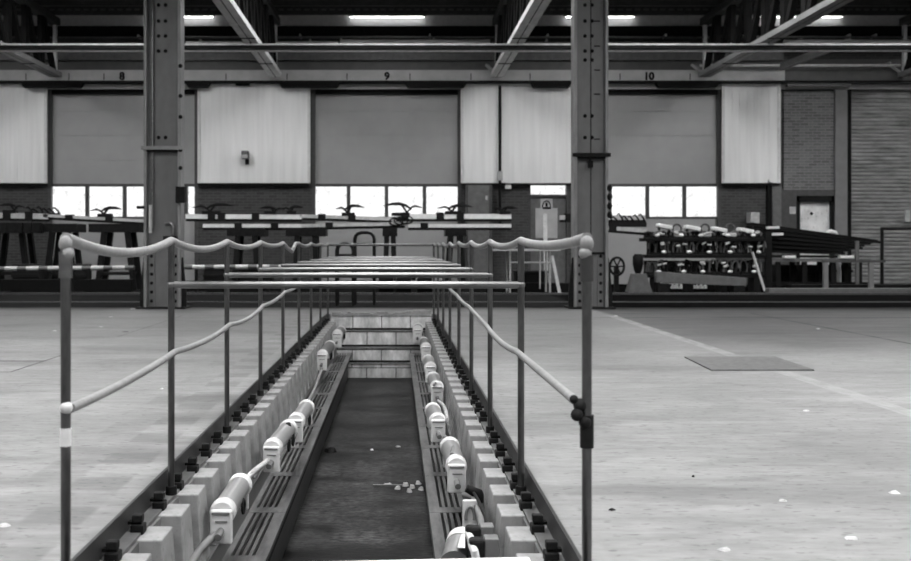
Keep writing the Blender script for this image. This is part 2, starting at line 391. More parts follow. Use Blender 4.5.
# bay doors: grey sectional doors with one glazed row
def bay_door(name, x0, x1, mull, label, num=None, numx=0):
    DY = WY+.12; root = thing(name, (wx((x0+x1)/2), DY, 0), label, 'door'); root['kind'] = 'structure'
    X0, X1 = wx(x0), wx(x1); zb, zs, zh = 0, PZ(217, DY), PZ(186, DY)
    b = B(); n = 4; top = zt+.05
    for i in range(n): b.box(X0, X1, DY, DY+.06, zh+.03+(top-zh-.03)*i/n+.004, zh+.03+(top-zh-.03)*(i+1)/n-.004)
    b.box(X0, X1, DY+.02, DY+.05, zh+.03, top); b.build('upper_panel', 'shutter', root)
    b = B()
    for i in range(3): b.box(X0, X1, DY, DY+.06, (zs-.03)*i/3+.004, (zs-.03)*(i+1)/3-.004)
    b.box(X0, X1, DY+.02, DY+.05, 0, zs-.03); b.build('lower_panel', 'shutter', root)
    b = B().box(X0, X1, DY-.01, DY+.07, zh-.015, zh+.06); b.box(X0, X1, DY-.01, DY+.07, zs-.05, zs+.01)
    for m in mull: b.box(PX(m, DY)-.05, PX(m, DY)+.05, DY-.01, DY+.07, zs, zh)
    b.build('glazing_frame', 'midd', root)
    B().box(X0+.02, X1-.02, DY+.03, DY+.036, zs, zh).build('window_pane', 'glass', root)
    B().box(X0, X0+.09, WY-.02, DY, 0, zt).build('door_track', 'midd', root); B().box(X1-.09, X1, WY-.02, DY, 0, zt).build('door_track', 'midd', root)  # shade of the door recess put into the darker track colour
    B().box(X0, X1, WY+.02, DY-.002, zt-.16, zt).build('painted_head_shadow', 'black', root)  # black strip stands in for the shade below the door head
    if num:
        cu = bpy.data.curves.new('number', 'FONT'); cu.body = num; cu.size = .28; cu.align_x = 'CENTER'; cu.extrude = .006; cu.bevel_depth = .012; cu.bevel_resolution = 1
        t = bpy.data.objects.new('tmp', cu); C.objects.link(t); dg = bpy.context.evaluated_depsgraph_get()
        me = bpy.data.meshes.new_from_object(t.evaluated_get(dg)); C.objects.unlink(t); bpy.data.objects.remove(t)
        me.transform(Matrix.Rotation(math.pi/2, 4, 'X')); me.materials.clear(); me.materials.append(M['black'])
        o = bpy.data.objects.new('door_number', me); C.objects.link(o); o.parent = root
        o.location = Vector((fx(numx, .35), WY-.353, fz(79.6, .35))) - world_loc(root); o['label'] = 'black numeral ' + num + ' on the fascia'
    return root
bay_door('door_1', 48, 198, (50, 87, 124.5, 161, 186, 197), 'grey bay door with glazed row behind the left steel column', '8', 122)
bay_door('door_2', 312, 461, (313, 348.5, 386.5, 424.5, 460), 'grey bay door with glazed row straight beyond the pit', '9', 387)
bay_door('door_3', 573, 721, (574, 610, 647.5, 684.5, 720), 'grey bay door with glazed row right of the right column', '10', 649)
# corrugated roller shutter
root = thing('door_4', (wx(922), WY+.1, 0), 'corrugated grey roller shutter at the far right of the wall', 'door'); root['kind'] = 'structure'
b = B().box(wx(848), wx(996), WY+.13, WY+.17, 0, zt+.05); z = 0
while z < zt: b.prism([(WY+.12, z), (WY+.104, z+.02), (WY+.104, z+.07), (WY+.12, z+.09), (WY+.16, z+.09), (WY+.16, z)], 'x', wx(848), wx(996)); z += .105
b.build('shutter_curtain', 'roller', root)
B().box(wx(848), wx(850.5), WY-.05, WY+.1, 0, zt).build('guide_rail', 'dark', root); B().box(wx(993), wx(996), WY-.05, WY+.1, 0, zt).build('guide_rail', 'dark', root)
B().box(wx(906), wx(911), WY+.05, WY+.1, wz(222), wz(210)).build('lock_plate', 'light', root)
# double personnel door with transom
root = thing('door_5', (wx(548), WY, 0), 'grey personnel door under a bright transom, with a warning sign', 'door'); root['kind'] = 'structure'
B().box(wx(530), wx(567), WY+.1, WY+.15, 0, wz(196)).build('door_leaf', 'mid', root)
b = B().box(wx(528.5), wx(530.5), WY-.03, WY+.2, 0, wz(182)); b.box(wx(566.5), wx(568.5), WY-.03, WY+.2, 0, wz(182)); b.box(wx(528.5), wx(568.5), WY-.03, WY+.2, wz(184.5), wz(182)); b.box(wx(530), wx(567), WY+.02, WY+.2, wz(196.5), wz(194.5))
b.build('door_frame', 'midd', root)
B().box(wx(530.5), wx(566.5), WY+.1, WY+.106, wz(194.5), wz(184.5)).build('transom_pane', 'glass', root)
B().box(wx(536), wx(558), WY+.08, WY+.1, wz(238), wz(208)).build('kick_panel', 'fascia', root)
sg = B().box(wx(541), wx(553), WY+.085, WY+.098, wz(209.5), wz(198.5)).build('warning_sign', 'light', root)
pts = [(wx(547)+.11*math.cos(a), wz(207)+.17*math.sin(a)) for a in [math.pi*i/10 for i in range(11)]]
B().tube([(p[0], WY+.082, p[1]) for p in pts], .018, 6).build('arch_mark', 'black', sg)
B().box(wx(543), wx(551.5), WY+.07, WY+.084, wz(209), wz(207)).build('bar_mark', 'black', sg)
B().tube([(wx(547), WY+.08, wz(206.5)), (wx(547), WY+.08, wz(202.5))], .03, 8).build('figure_mark', 'black', sg)
# scuffed right door
root = thing('door_6', (wx(815), WY, 0), 'scuffed white door in a dark frame near the roller shutter', 'door'); root['kind'] = 'structure'
B().box(wx(799), wx(828), WY+.05, WY+.1, 0, wz(202)).build('door_leaf', mat('scuffed_white_door', .75, .6, 0, 2.2, .3, speck=.25), root)
b = B().box(wx(795.5), wx(799), WY-.08, WY+.2, 0, wz(194)); b.box(wx(829.5), wx(833), WY-.08, WY+.2, 0, wz(194)); b.box(wx(795.5), wx(833), WY-.08, WY+.2, wz(202), wz(194)); b.build('door_frame', 'dark', root)
B().box(wx(828), wx(830), WY+.02, WY+.1, 0, wz(202)).build('door_edge', 'white', root)
B().tube([(wx(812), WY+.05, wz(213.5)), (wx(812), WY+.02, wz(213.5))], .04, 10).build('door_knob', 'dark', root)

# ------------------------------------------------------------------ roof steel
tl = ['at the far left', 'left of the middle', 'right of the middle', 'over the metal stacks', 'at the far right edge']
TE = WY-.5
for i, x in enumerate(TX):
    pale = 'truss_pale' if i in (1, 2) else 'truss_grey'
    r = thing('roof_truss', (x, TE, 5.5), ('pale' if i in (1,2) else 'grey') + '-bottomed steel roof truss running to the far wall, ' + tl[i], 'truss', 'roof trusses')
    w = .16
    b = B().box(x-w, x+w, HY0+.1, TE, 5.53, 5.555); b.box(x-w, x-w+.018, HY0+.1, TE, 5.555, 5.65); b.box(x+w-.018, x+w, HY0+.1, TE, 5.555, 5.65)
    for y in (23.0, 20.2, 17.5): b.box(x-w-.02, x+w+.02, y-.05, y+.05, 5.52, 5.53)
    b.build('bottom_chord', pale, r)
    B().box(x-.012, x+.012, HY0+.1, TE, 5.524, 5.531).build('chord_seam', 'midd', r)
    for y in (24.6, 21.6): B().box(x-w-.01, x+w+.01, y-.03, y+.03, 5.517, 5.53).build('splice_plate', 'dark', r)
    B().box(x-.12, x+.12, HY0+.1, TE, 6.9, 7.08).build('top_chord', 'midd', r)
    B().box(x-.045, x+.045, TE-.10, TE, 5.555, 6.9).build('end_post', 'white', r)
    B().bar((x, TE-.02, 5.58), (x-.25, TE+.25, 5.9), .1, .06).build('end_brace', 'light', r)
    y = TE-1.1; k = 0
    while y > 8:
        B().box(x-.06, x+.06, y-.11, y+.11, 5.555, 6.9).build('web_post', 'black', r)
        B().bar((x, y+.95, 5.6), (x, y+.12, 6.88), .12, .16).build('web_diagonal', 'black', r)
        y -= 1.1
# cable tray and pipes hung below the truss chords
PY = 22.0
def zP(y): return PZ(y, PY)
r = thing('cable_tray', (1, PY, 5.4), 'grey cable tray crossing the whole hall below the trusses', 'cable tray')
B().box(HX0, HX1, PY-.1, PY+.1, zP(49), zP(46.2)).build('tray_base', 'dark', r)
B().box(HX0, HX1, PY-.12, PY-.1, zP(46.2), zP(44.6)).build('tray_lip', 'light', r)
for x in TX: B().box(x-.02, x+.02, PY-.01, PY+.01, zP(47), 5.52).build('hanger', 'dark', r)
r = tag(B().tube([(HX0, PY, zP(51)), (-3.0, PY, zP(51)), (3, PY, zP(51)), (HX1, PY, zP(50.6))], .025, 8).build('conduit_pipe', 'pipe', smooth=True), 'thin pale pipe running just under the cable tray', 'pipe')
PW = WY-.55
def zW(y): return PZ(y, PW)
def hangpipe(x0, x1, y, rad, m, label, hangs=()):
    r = thing('wall_pipe', (PX((x0+x1)/2, PW), PW, zW(y)), label, 'pipe')
    B().tube([(PX(x0, PW), PW, zW(y)), (PX(x1, PW), PW, zW(y))], rad, 10).build('pipe_run', m, r, True)
    for h in hangs: B().box(PX(h, PW)-.02, PX(h, PW)+.02, PW-.02, PW+.3, zW(y)+rad*.6, zW(y)+rad+.06).build('pipe_bracket', 'light', r)
hangpipe(-200, 145, 37.5, .02, 'mid', 'thin pipe high on the wall left of the left column', (45, 138))
hangpipe(186, 990, 37.2, .03, 'bar', 'thin upper pipe high on the far wall', (300, 430, 516, 548, 666, 745, 850, 876))
hangpipe(186, 338, 42.8, .04, 'pipe', 'narrow pale pipe high on the wall, beside the left column', (200, 310))
hangpipe(340, 490, 42.0, .065, 'lampw', 'fat pale pipe high on the wall above the middle bay door', (341, 434))
hangpipe(492, 690, 43.2, .04, 'mid', 'grey pipe high on the wall behind the right column', (547, 600))
hangpipe(784, 990, 42.4, .075, 'lampw', 'fat white pipe high on the wall over the roller shutter', (801, 850))
hangpipe(700, 900, 65.5, .035, 'pipe', 'pale lower pipe on the wall near the roller shutter', (890,))
for x, lab in ((121, 'behind the left column'), (396, 'above the middle bay door'), (606, 'behind the right column'), (800, 'above the roller shutter'), ):
    x0, x1 = {121: (146, 213), 396: (350, 424), 606: (566, 634), 800: (755, 842)}[x]
    LYY = WY-.16; z = PZ(17, LYY)
    r = thing('strip_light', (PX((x0+x1)/2, LYY), LYY, z), 'lit strip light under the eaves ' + lab, 'light', 'strip lights under the eaves')
    B().box(PX(x0, LYY)-.05, PX(x1, LYY)+.05, LYY-.03, LYY+.03, z+.02, z+.06).build('light_housing', 'mid', r)
    B().tube([(PX(x0, LYY), LYY, z), (PX(x1, LYY), LYY, z)], .011, 8).build('lamp_tube', 'tube_glow', r, True)
tag(B().bar(PT(834, 46.5, PY+.5), PT(782, 66.5, 26.2), .12, .16).build('brace_bar', 'truss_grey'), 'grey diagonal brace below the pipes, left of the roller shutter', 'brace')  # diagonal brace, its upper end joined to nothing
# flat black bars over the door corners
for x0, x1, lab in ((20, 83, 'at the far left end of the wall'), (185, 210, 'just right of the left column'), (278, 340, 'left of the numeral 9'), (405, 467, 'right of the numeral 9'), (531, 572, 'just left of the right column'), (656, 720, 'right of the numeral 10')):
    b = B(); z0, z1 = fz(87.0, .38), fz(82.9, .35); a, c = fx(x0, .38), fx(x1, .38)
    b.prism([(a+.08, z0), (c-.08, z0), (c, z1), (a, z1)], 'y', WY-.38, WY-.19)
    tag(b.build('head_bar', 'black'), 'flat black bar under the fascia, ' + lab, 'bar', 'black bars over the doors')
tag(B().box(wx(783), wx(846), WY-.3, WY-.2, fz(86.5, .3), fz(83.2, .35)).build('head_bar', 'mid'), 'grey bar under the fascia near the roller shutter', 'bar')
tag(B().box(wx(237), wx(251), WY-.26, WY-.19, fz(85.5, .26), fz(83, .35)).build('head_block', 'black'), 'small black block under the fascia above the floodlight', 'block')
# floodlight, cabinet, downpipe, small wall boxes
r = thing('floodlight', (wx(247), WY-.2, wz(158)), 'small floodlight on the white cladding left of the middle bay door', 'lamp')
B().box(wx(243.5), wx(250.5), WY-.42, WY-.22, wz(160), wz(152)).build('lamp_housing', 'mid', r, bevel=.02)
B().box(wx(244), wx(250), WY-.435, WY-.42, wz(159.5), wz(156)).build('lamp_lens', 'light', r)
B().box(wx(246.5), wx(250), WY-.24, WY-.136, wz(165), wz(153)).build('wall_bracket', 'dark', r)
r = thing('electrical_cabinet', (wx(475), WY-.4, 0), 'tall grey cabinet against the wall beside the middle bay door', 'cabinet')
B().box(wx(465), wx(490), WY-.6, WY-.2, 0, wz(186)).build('cabinet_body', 'midd', r, bevel=.01)
B().box(wx(466), wx(487), WY-.62, WY-.6, .2, wz(187)).build('cabinet_door', 'mid', r, bevel=.01)
B().box(wx(483.5), wx(485.5), WY-.64, WY-.62, wz(201), wz(197)).build('cabinet_handle', 'light', r)
r = thing('downpipe', (wx(499), WY-.2, wz(178)), 'dark downpipe running down the white cladding beside the cabinet', 'pipe')
B().tube([(wx(499), WY-.24, wz(87)), (wx(499), WY-.24, wz(225))], .04, 10).build('pipe_run', 'dark', r, True)
B().box(wx(497), wx(501.5), WY-.3, WY-.18, wz(181), wz(172)).build('pipe_collar', 'light', r)
tag(B().box(wx(505), wx(510.5), WY-.16, WY-.004, wz(189), wz(184)).build('alarm_box', 'white'), 'tiny white box on the brick beside the personnel door', 'box')
tag(B().box(wx(788), wx(794), WY-.12, WY-.004, wz(214), wz(207)).build('switch_box', 'light'), 'small pale box on the wall left of the scuffed door', 'box')
tag(B().box(wx(744.5), wx(753), WY-.5, WY-.13, wz(224), wz(213)).build('junction_box', 'light', bevel=.02), 'pale grey box on the wall behind the stacked metalwork', 'box')
B().box(wx(766), wx(770.5), WY-.12, WY-.004, 0, wz(180)).build('wall_post', 'black', wall)
B().box(wx(771), wx(780), WY-.1, WY-.004, 0, wz(183)).build('grey_panel', 'mid', wall)
B().box(wx(780), wx(795), WY-.1, WY-.004, 0, wz(196)).build('grey_panel', 'midd', wall)

# ------------------------------------------------------------------ the two columns
def column(x0, x1, label, left):
    FY = 16.65; BYK = 16.95; X0, X1 = PX(x0, FY), PX(x1, FY); cx = (X0+X1)/2
    r = thing('steel_column', (cx, 16.8, 0), label, 'column')
    for a, c in ((X0, X0+.05), (X1-.05, X1)):
        B().box(a, c, FY, BYK, 0, RZ).build('flange', 'col_edge' , r, bevel=.006)
    WYF = 16.77
    B().box(X0+.05, X1-.05, WYF, WYF+.03, 0, RZ).build('web', 'col', r)
    bx = (158.5, 165.5) if left else (585, 592)
    ys_ = [5, 21, 36, 51, 137.5] + ([] if left else [60, 116])
    for y in ys_:
        for x in bx: B().ball((PX(x, WYF), WYF, PZ(y, WYF)), .032, (1,.6,1)).build('bolt', 'black', r)
    zs_ = PZ(148 if left else 155, FY)
    B().box(X0-.03, X1+.03, FY-.05, FY, zs_-.03, zs_+.03).build('strap', 'dark' if not left else 'col_edge', r)
    B().box(X0+.05, X1-.05, FY, WYF, zs_-.06, zs_-.02).build('stiffener', 'dark', r)
    # foot: angles with rows of bolts, side plates, base plate
    for a in (X0+.06, X1-.16):
        g = B().box(a, a+.10, WYF-.025, WYF, .02, .95).build('foot_plate', 'col', r)
        for k in range(6): B().ball((a+.05, WYF-.025, .12+.15*k), .028, (1,.6,1)).build('foot_bolt', 'black', g)
    for sgn, a in ((-1, X0), (1, X1)):
        B().prism([(a, .02), (a+sgn*.08, .02), (a+sgn*.08, .25), (a+sgn*.02, .85), (a, .85)], 'y', 16.72, 16.76).build('gusset', 'dark', r)
    B().box(X0-.1, X1+.1, FY-.1, BYK+.1, 0, .025).build('base_plate', 'dark', r)
    if left:
        B().tube([(X0+.13, WYF-.06, 1.35), (X0+.13, WYF-.06, RZ)], .022, 8).build('conduit', 'bar', r, True)
        B().tube([(X0+.12, FY-.02, PZ(233, FY)), (X0+.12, FY-.02, PZ(205, FY))], .03, 8).build('rigid_pipe', 'light', r, True)
        pj = [(165,224),(168,222.6),(171,223.5),(173,226.5),(173.3,231),(172.6,235)]
        B().tube([PT(a, c, WYF-.06) for a, c in pj], .025, 8).build('bent_pipe', 'bar', r, True)
        B().box(PX(163, FY), PX(176, FY), FY, WYF, PZ(240, FY), PZ(236, FY)).build('pipe_shelf', 'dark', r)
        B().box(X1-.06, X1+.09, FY-.12, FY-.0, PZ(203, FY), PZ(187, FY)).build('switch_box', 'dark', r, bevel=.01)
        for y in (66, 96, 117, 150, 168): B().ball((X1+.0, FY-.01, PZ(y, FY)), .035).build('flange_bolt', 'dark', r)
        B().box(X0-.1, X0+.02, FY-.06, FY, PZ(209, FY), PZ(206, FY)).build('stub_bracket', 'dark', r)
    else:
        B().tube([PT(590, 156, FY-.04), PT(590, 161, FY-.04)], .02, 6).build('chain', 'dark', r)
        B().box(PX(587.3, FY), PX(592.7, FY), FY-.06, FY-.01, PZ(168, FY), PZ(161, FY)).build('padlock', 'black', r, bevel=.015)
        B().box((PX(590.8, WYF))-.008, PX(590.8, WYF)+.008, WYF-.006, WYF, 1.0, RZ).build('seam', 'dark', r)
        for y in (21, 46, 70, 94, 139): B().box(PX(594, WYF), PX(600, WYF), WYF-.01, WYF, PZ(y+.8, WYF), PZ(y-.4, WYF)).build('scuff_cleat', 'dark', r)
        B().box(X0+.1, X1-.05, WYF-.05, WYF, PZ(254.5, WYF), PZ(252, WYF)).build('foot_strap', 'black', r)
        for k in range(4): B().ball((X1+.02, FY, PZ(188+k*9, FY)), .045, (1,.7,1.3)).build('cable_clamp', 'dark', r)
    return r
column(143.5, 180.6, 'riveted grey steel column with bent pipe and switch box, beyond the left handrail', True)
column(574.2, 608.5, 'riveted grey steel column with a hanging padlock, beyond the right handrail', False)

# ------------------------------------------------------------------ guard rail round the pit and its hoses
PYS = [3.07 + 1.505*k for k in range(9)]
PLX, PRX = -1.028, .572
def QX(x, k): return x + (.014 if k == 0 else 0)
r = thing('guard_rail', ((PLX+PRX)/2, PYS[1], -.088), 'grey tubular guard rail standing along both sides of the pit with cross bars', 'railing')
for k, y in enumerate(PYS):
    for x in (QX(PLX, k), QX(PRX, k)):
        rad = .0155
        top = 1.055
        p = B().tube([(x, y, -.088), (x, y, top)], rad, 12).build('post', 'post', r, True)
        B().tube([(x, y, -.088), (x, y, -.05)], .026, 10).build('post_socket', 'clip', p, True)
        if k == 0:
            B().ball((x, y, top), .0215, (1,1,1.2)).ball((x-.006 if x > 0 else x+.008, y-.004, top-.03), .02).build('post_cap', 'pil', p, True)
            if x < 0:
                B().tube([(x, y, .435), (x, y, .49)], .0168, 12).build('tape_band', 'tape', p, True)
                B().tube([(x, y, .95), (x, y, 1.03)], .021, 12).build('tape_wrap', 'bar', p, True)
            else:
                B().tube([(x, y, .94), (x, y, 1.02)], .021, 12).build('tape_wrap', 'angle', p, True)
                B().tube([(x, y, .43), (x, y, .53)], .0215, 12).build('clamp_sleeve', 'clip', p, True)
        else:
            B().ball((x, y, top), .017).build('post_cap', 'post', p, True)
for k in range(1, 9):
    y = PYS[k]
    B().tube([(PLX, y, .87), (PRX, y, .87)], .0165, 12).build('cross_bar', 'bar', r, True)
    for x in (PLX, PRX): B().ball((x, y, .87), .0195).build('cross_bar_joint', 'bar', r, True)
y = PYS[8]; B().tube([(PLX, y, 1.06), (PRX, y, 1.06)], .018, 10).build('end_rail', 'post', r, True)
def sag(pts, drops, n=10):
    out = []
    for i in range(len(pts)-1):
        a, c = Vector(pts[i]), Vector(pts[i+1])
        for k in range(n):
            t = k/n; p = a.lerp(c, t); p.z -= 4*drops[i]*t*(1-t); out.append(p)
    out.append(Vector(pts[-1])); return out
for x, side in ((PLX, 'left'), (PRX, 'right')):
    tz = 1.072
    pts = [(QX(x, i), y, tz) for i, y in enumerate(PYS)]
    drops = [.05, .042, .035, .025, .03, .03, .02, .02] if side == 'left' else [.022, .028, .03, .025, .03, .03, .025, .02]
    if side == 'left':
        path = sag(pts[:5], drops[:4]) ; y5 = PYS[4]
        path += [Vector((x, y5+.35, 1.03)), Vector((x, y5+.8, .99)), Vector((x, y5+1.15, 1.07))] + sag(pts[5:], drops[5:])
    else: path = sag(pts, drops)
    hose = tag(B().tube(path, .0185, 12).build('safety_hose', 'rope', smooth=True), 'sagging pale hose threaded along the top of the %s posts' % side, 'hose', 'hoses on the guard rail')
    mz = [.505, .565, .57, .57, .58, .60, .61, .62]
    # middle hose: from the near end post downwards along the inner face of the posts
    xo = x + (.02 if side == 'left' else -.02)
    if side == 'left': mpts = [(xo+.01, PYS[0], .55), (xo, PYS[1], .565), (xo, PYS[2], .57), (xo, PYS[3], .595), (xo, PYS[4], .63), (xo, PYS[5], .66)]
    else: mpts = [(xo+.014, PYS[0]+.02, .56), (xo, PYS[1], .565), (xo, PYS[2], .56), (xo, PYS[3], .585), (xo, PYS[4], .60), (xo, PYS[5], .62)]
    md = [.012, .02, .03, .02, .02] if side == 'left' else [.0, .022, .0, .01, .01]
    h = tag(B().tube(sag(mpts, md), .015, 12).build('safety_hose', 'rope', smooth=True), 'pale hose at mid height along the %s posts' % side, 'hose', 'hoses on the guard rail')
    if side == 'right':
        q = B(); c = Vector((x-.006, PYS[0]+.0, .56)); q.ball(c, .022); q.ball(c+Vector((-.012,-.01,-.028)), .02); q.ball(c+Vector((.012,-.012,-.05)), .02); q.ball(c+Vector((-.02,0,.018)), .014)
        q.build('knot', 'clip', h, True)
    else:
        B().ball((x+.018, PYS[0]-.005, .553), .02).build('knot', 'lampw', h, True)

# ------------------------------------------------------------------ concrete blocks and rail clips
def block(name, yf, s, label):   # s = -1 left row, +1 right row; yf = edge nearest the viewer
    def X(a): return -.2325 + s*a            # distance from the pit's centre line
    L = .20; zt_, zb = -.098, -.44
    a0, a1 = .672, .782
    r = thing(name, (X(.72), yf+L/2, zb), label, 'block', 'concrete blocks on the %s of the pit' % ('left' if s < 0 else 'right'))
    bb = B(); e = .006
    bb.hexa([(X(a0-.012), yf-e, zb), (X(a1), yf-e, zb), (X(a1), yf+L+e, zb), (X(a0-.012), yf+L+e, zb),
             (X(a0+.008), yf, zt_), (X(a1), yf, zt_), (X(a1), yf+L, zt_), (X(a0+.008), yf+L, zt_)])
    bb.build('block_body', 'block', r, bevel=.006)
    c = .80
    y = yf+.10
    if min(abs(y-q) for q in PYS) < .06: return r
    cl = B().box(X(c-.03), X(c+.022), y-.03, y+.03, -.098, -.060).build('rail_clip', 'clip', r, bevel=.005)
    B().box(X(c-.024), X(c+.018), y-.022, y+.016, -.052, -.022).build('clip_bolt', 'clip', cl, bevel=.004)
    B().box(X(c-.02), X(c+.034), y-.014, y+.018, -.061, -.049).build('clip_arm', 'clip', cl)
    return r
for s, side in ((-1, 'left'), (1, 'right')):
    for k in range(-3, 31):
        lab = 'pale concrete block with iron clip, %s from the front along the pit\'s %s side' % (WORDS[k+2] if k > -3 else '', side)
        if k == -3: lab = 'pale concrete block carrying the %s end of the white board' % side
        block('concrete_block', 4.25+.357*k, s, lab)

# ------------------------------------------------------------------ pit lamps
def pit_lamp(cap, tail, label, rad=.056, plate=True, tube='lamp'):
    a, c = Vector(cap), Vector(tail); t = (c-a).normalized()
    r = thing('pit_lamp', a, label, 'lamp', 'tube lamps along the pit')
    side = t.cross(Vector((0,0,1))).normalized(); up = side.cross(t).normalized()
    m = Matrix((side, t, up)).transposed().to_4x4(); m.translation = a
    ln = (c-a).length
    def bb(): return B()
    q = bb().tube([(0,.03,0),(0,ln-.05,0)], rad, 20); q.xf(m); q.build('lamp_tube', tube, r, True)
    q = bb().tube([(0,0,0),(0,.012,0),(0,.05,0),(0,.06,0)], [rad*.9, rad*1.1, rad*1.1, rad*1.0], 20); q.xf(m); q.build('end_cap', 'lampw', r, True)
    q = bb().tube([(0,ln-.06,0),(0,ln-.05,0),(0,ln-.01,0),(0,ln,0)], [rad*1.0, rad*1.1, rad*1.1, rad*.9], 20); q.xf(m); q.build('end_cap', 'lampw', r, True)
    if plate:
        w = rad*.92
        q = bb().box(-w, w, -.03, .004, -rad*2.5, rad*.35); q.xf(m); p = q.build('end_plate', 'lampw', r, bevel=.008)
        q = bb().box(-w*.8, w*.8, -.036, -.028, rad*.05, rad*.22); q.xf(m); q.build('plate_slot', 'cable', p)
        q = bb().box(-w*.5, w*.6, -.036, -.028, -rad*.6, -rad*.5); q.xf(m); q.build('plate_slot', 'cable', p)
        q = bb().tube([(0,-.025,-rad*1.35),(0,-.10,-rad*1.5)], .017, 12); q.xf(m); q.build('cable_gland', 'cable', p, True)
        for dy in (.22, .42):
            if ln > dy+.1:
                q = bb().tube([(rad*.98+.012*math.cos(w_)*0+.0, ln*.2+dy*.7+.03*math.cos(w_), -rad*.8+.035*math.sin(w_)) for w_ in [2*math.pi*i/12 for i in range(13)]], .007, 6); q.xf(m); q.build('spring_catch', 'clip', r, True)
        q = bb().box(-w*.8, w*.8, ln-.02, ln+.004, -rad*2.3, rad*.2); q.xf(m); q.build('rear_bracket', 'lampw', r, bevel=.006)
    return r
def pp(x, y, h): Y = h*1000/(y-CY); return Vector((PX(x, Y), Y, H-h))
def lamp_px(c, t, h0, h1, label, **k): return pit_lamp(pp(c[0], c[1], h0), pp(t[0], t[1], h1), label, **k)
lamp_px((222, 513), (241, 484), 1.255, 1.235, 'nearest tube lamp with white end plate, on the left side of the pit')
lamp_px((272, 449), (289, 428), 1.26, 1.23, 'second tube lamp from the front on the left side of the pit, tilted')
lamp_px((296, 422), (307, 407), 1.24, 1.21, 'third tube lamp from the front on the left, just behind the tilted one')
lamp_px((322, 356), (330, 346), 1.27, 1.25, 'fourth tube lamp from the front on the left, in the shade', rad=.066, tube='lamp_dark')
lamp_px((337, 335), (341, 331), 1.25, 1.24, 'farthest tube lamp on the left, by the stepped end wall', rad=.07, tube='lamp_dark')
lamp_px((456.5, 467), (449.5, 446), 1.25, 1.23, 'tube lamp with broken end plate, second from the front on the right of the pit')
lamp_px((438, 422), (432.5, 410), 1.26, 1.24, 'third tube lamp from the front on the right of the pit')
lamp_px((437, 388), (433, 378), 1.26, 1.25, 'fourth tube lamp from the front on the right of the pit', rad=.058)
lamp_px((430.5, 368), (428, 360), 1.26, 1.25, 'fifth tube lamp from the front on the right of the pit', rad=.058)
lamp_px((426, 348), (424, 342), 1.26, 1.25, 'sixth tube lamp from the front on the right of the pit', rad=.062, tube='lamp_dark')
lamp_px((417.5, 331), (418, 328), 1.25, 1.24, 'farthest tube lamp on the right, by the stepped end wall', rad=.07, tube='lamp_dark')
# the nearest right lamp: lying on its back, white plate up, two black clamps with pale conduit ends
r = thing('pit_lamp', pp(462, 548, 1.3), 'nearest tube lamp on the right with two black clamps and pale conduit stubs', 'lamp', 'tube lamps along the pit')
a0, a1 = pp(455, 566, 1.33), pp(462, 545, 1.30)
B().tube([a0, a1], .066, 20).build('lamp_tube', 'lamp', r, True)
d = (a1-a0).normalized(); B().tube([a1-d*.03, a1+d*.03], .071, 20).build('end_cap', 'lampw', r, True)
B().hexa([pp(464,548,1.27)+Vector((-.03,0,0)), pp(480,548,1.27), pp(480,548,1.27)+Vector((0,.2,0)), pp(464,548,1.27)+Vector((-.0,.2,0)),
          pp(464,548,1.24)+Vector((-.03,0,.0)), pp(480,548,1.24), pp(480,548,1.24)+Vector((0,.2,0)), pp(464,548,1.24)+Vector((0,.2,0))]).build('end_plate', 'lampw', r, bevel=.006)
for x, y in ((473, 541), (477, 554)):
    p = pp(x, y, 1.2); cl = B().box(p.x-.03, p.x+.03, p.y-.02, p.y+.04, p.z-.07, p.z+.06).build('clamp', 'clip', r, bevel=.012)
    B().box(p.x+.03, p.x+.085, p.y-.01, p.y+.06, p.z-.06, p.z+.06).build('clamp_plate', 'mid', cl, bevel=.004)
    B().tube([p+Vector((.005,-.03,-.06)), p+Vector((-.012,-.03,.02)), p+Vector((-.02,.0,.035))], .016, 10).build('conduit_stub', 'lampw', cl, True)
p0 = pp(470, 515, 1.27)
r = thing('cable_bracket', p0, 'small white slotted bracket between the two nearest lamps on the right', 'bracket')
B().box(p0.x-.035, p0.x+.035, p0.y, p0.y+.02, p0.z-.09, p0.z+.07).build('bracket_plate', 'lampw', r, bevel=.006)
B().tube([(p0.x+.02*math.cos(q), p0.y-.008, p0.z-.005+.045*math.sin(q)) for q in [math.pi*i/8 for i in range(-1, 10)]], .007, 6).build('slot_ring', 'cable', r, True)
q0 = pp(472.5, 494, 1.25)
tag(B().tube([q0+Vector((-.03,0,.03)), q0+Vector((.03,0,.0)), q0+Vector((.05,0,-.04))], [.02,.028,.02], 10).build('cable_joint', 'dark', smooth=True), 'dark lumpy cable joint beside the broken end plate', 'cable joint')
def cable(pts, rad, m, label, hh=1.3):
    P = [pp(x, y, h) for x, y, h in pts]; out = []
    for i in range(len(P)-1):
        p_, q_ = P[max(i-1,0)], P[min(i+2, len(P)-1)]
        for k in range(6):
            t = k/6; a, c = P[i], P[i+1]
            out.append(.5*((2*a)+(c-p_)*t+(2*p_-5*a+4*c-q_)*t*t+(3*a-p_-3*c+q_)*t**3))
    out.append(P[-1]); tag(B().tube(out, rad, 10).build('lamp_cable', m, smooth=True), label, 'cable', 'lamp cables in the pit')
cable([(222, 531, 1.34), (213, 537, 1.35), (200, 550, 1.37), (186, 572, 1.38)], .018, 'cable', 'grey cable coming forward from the nearest lamp on the left')
cable([(270, 459, 1.33), (262, 465, 1.31), (251, 474, 1.26), (243, 484, 1.22)], .016, 'cable_pale', 'pale cable linking the two nearest lamps on the left')
cable([(296, 424, 1.29), (290, 428, 1.22), (288, 424, 1.18)], .018, 'clip', 'short black cable between the second and third lamps on the left')
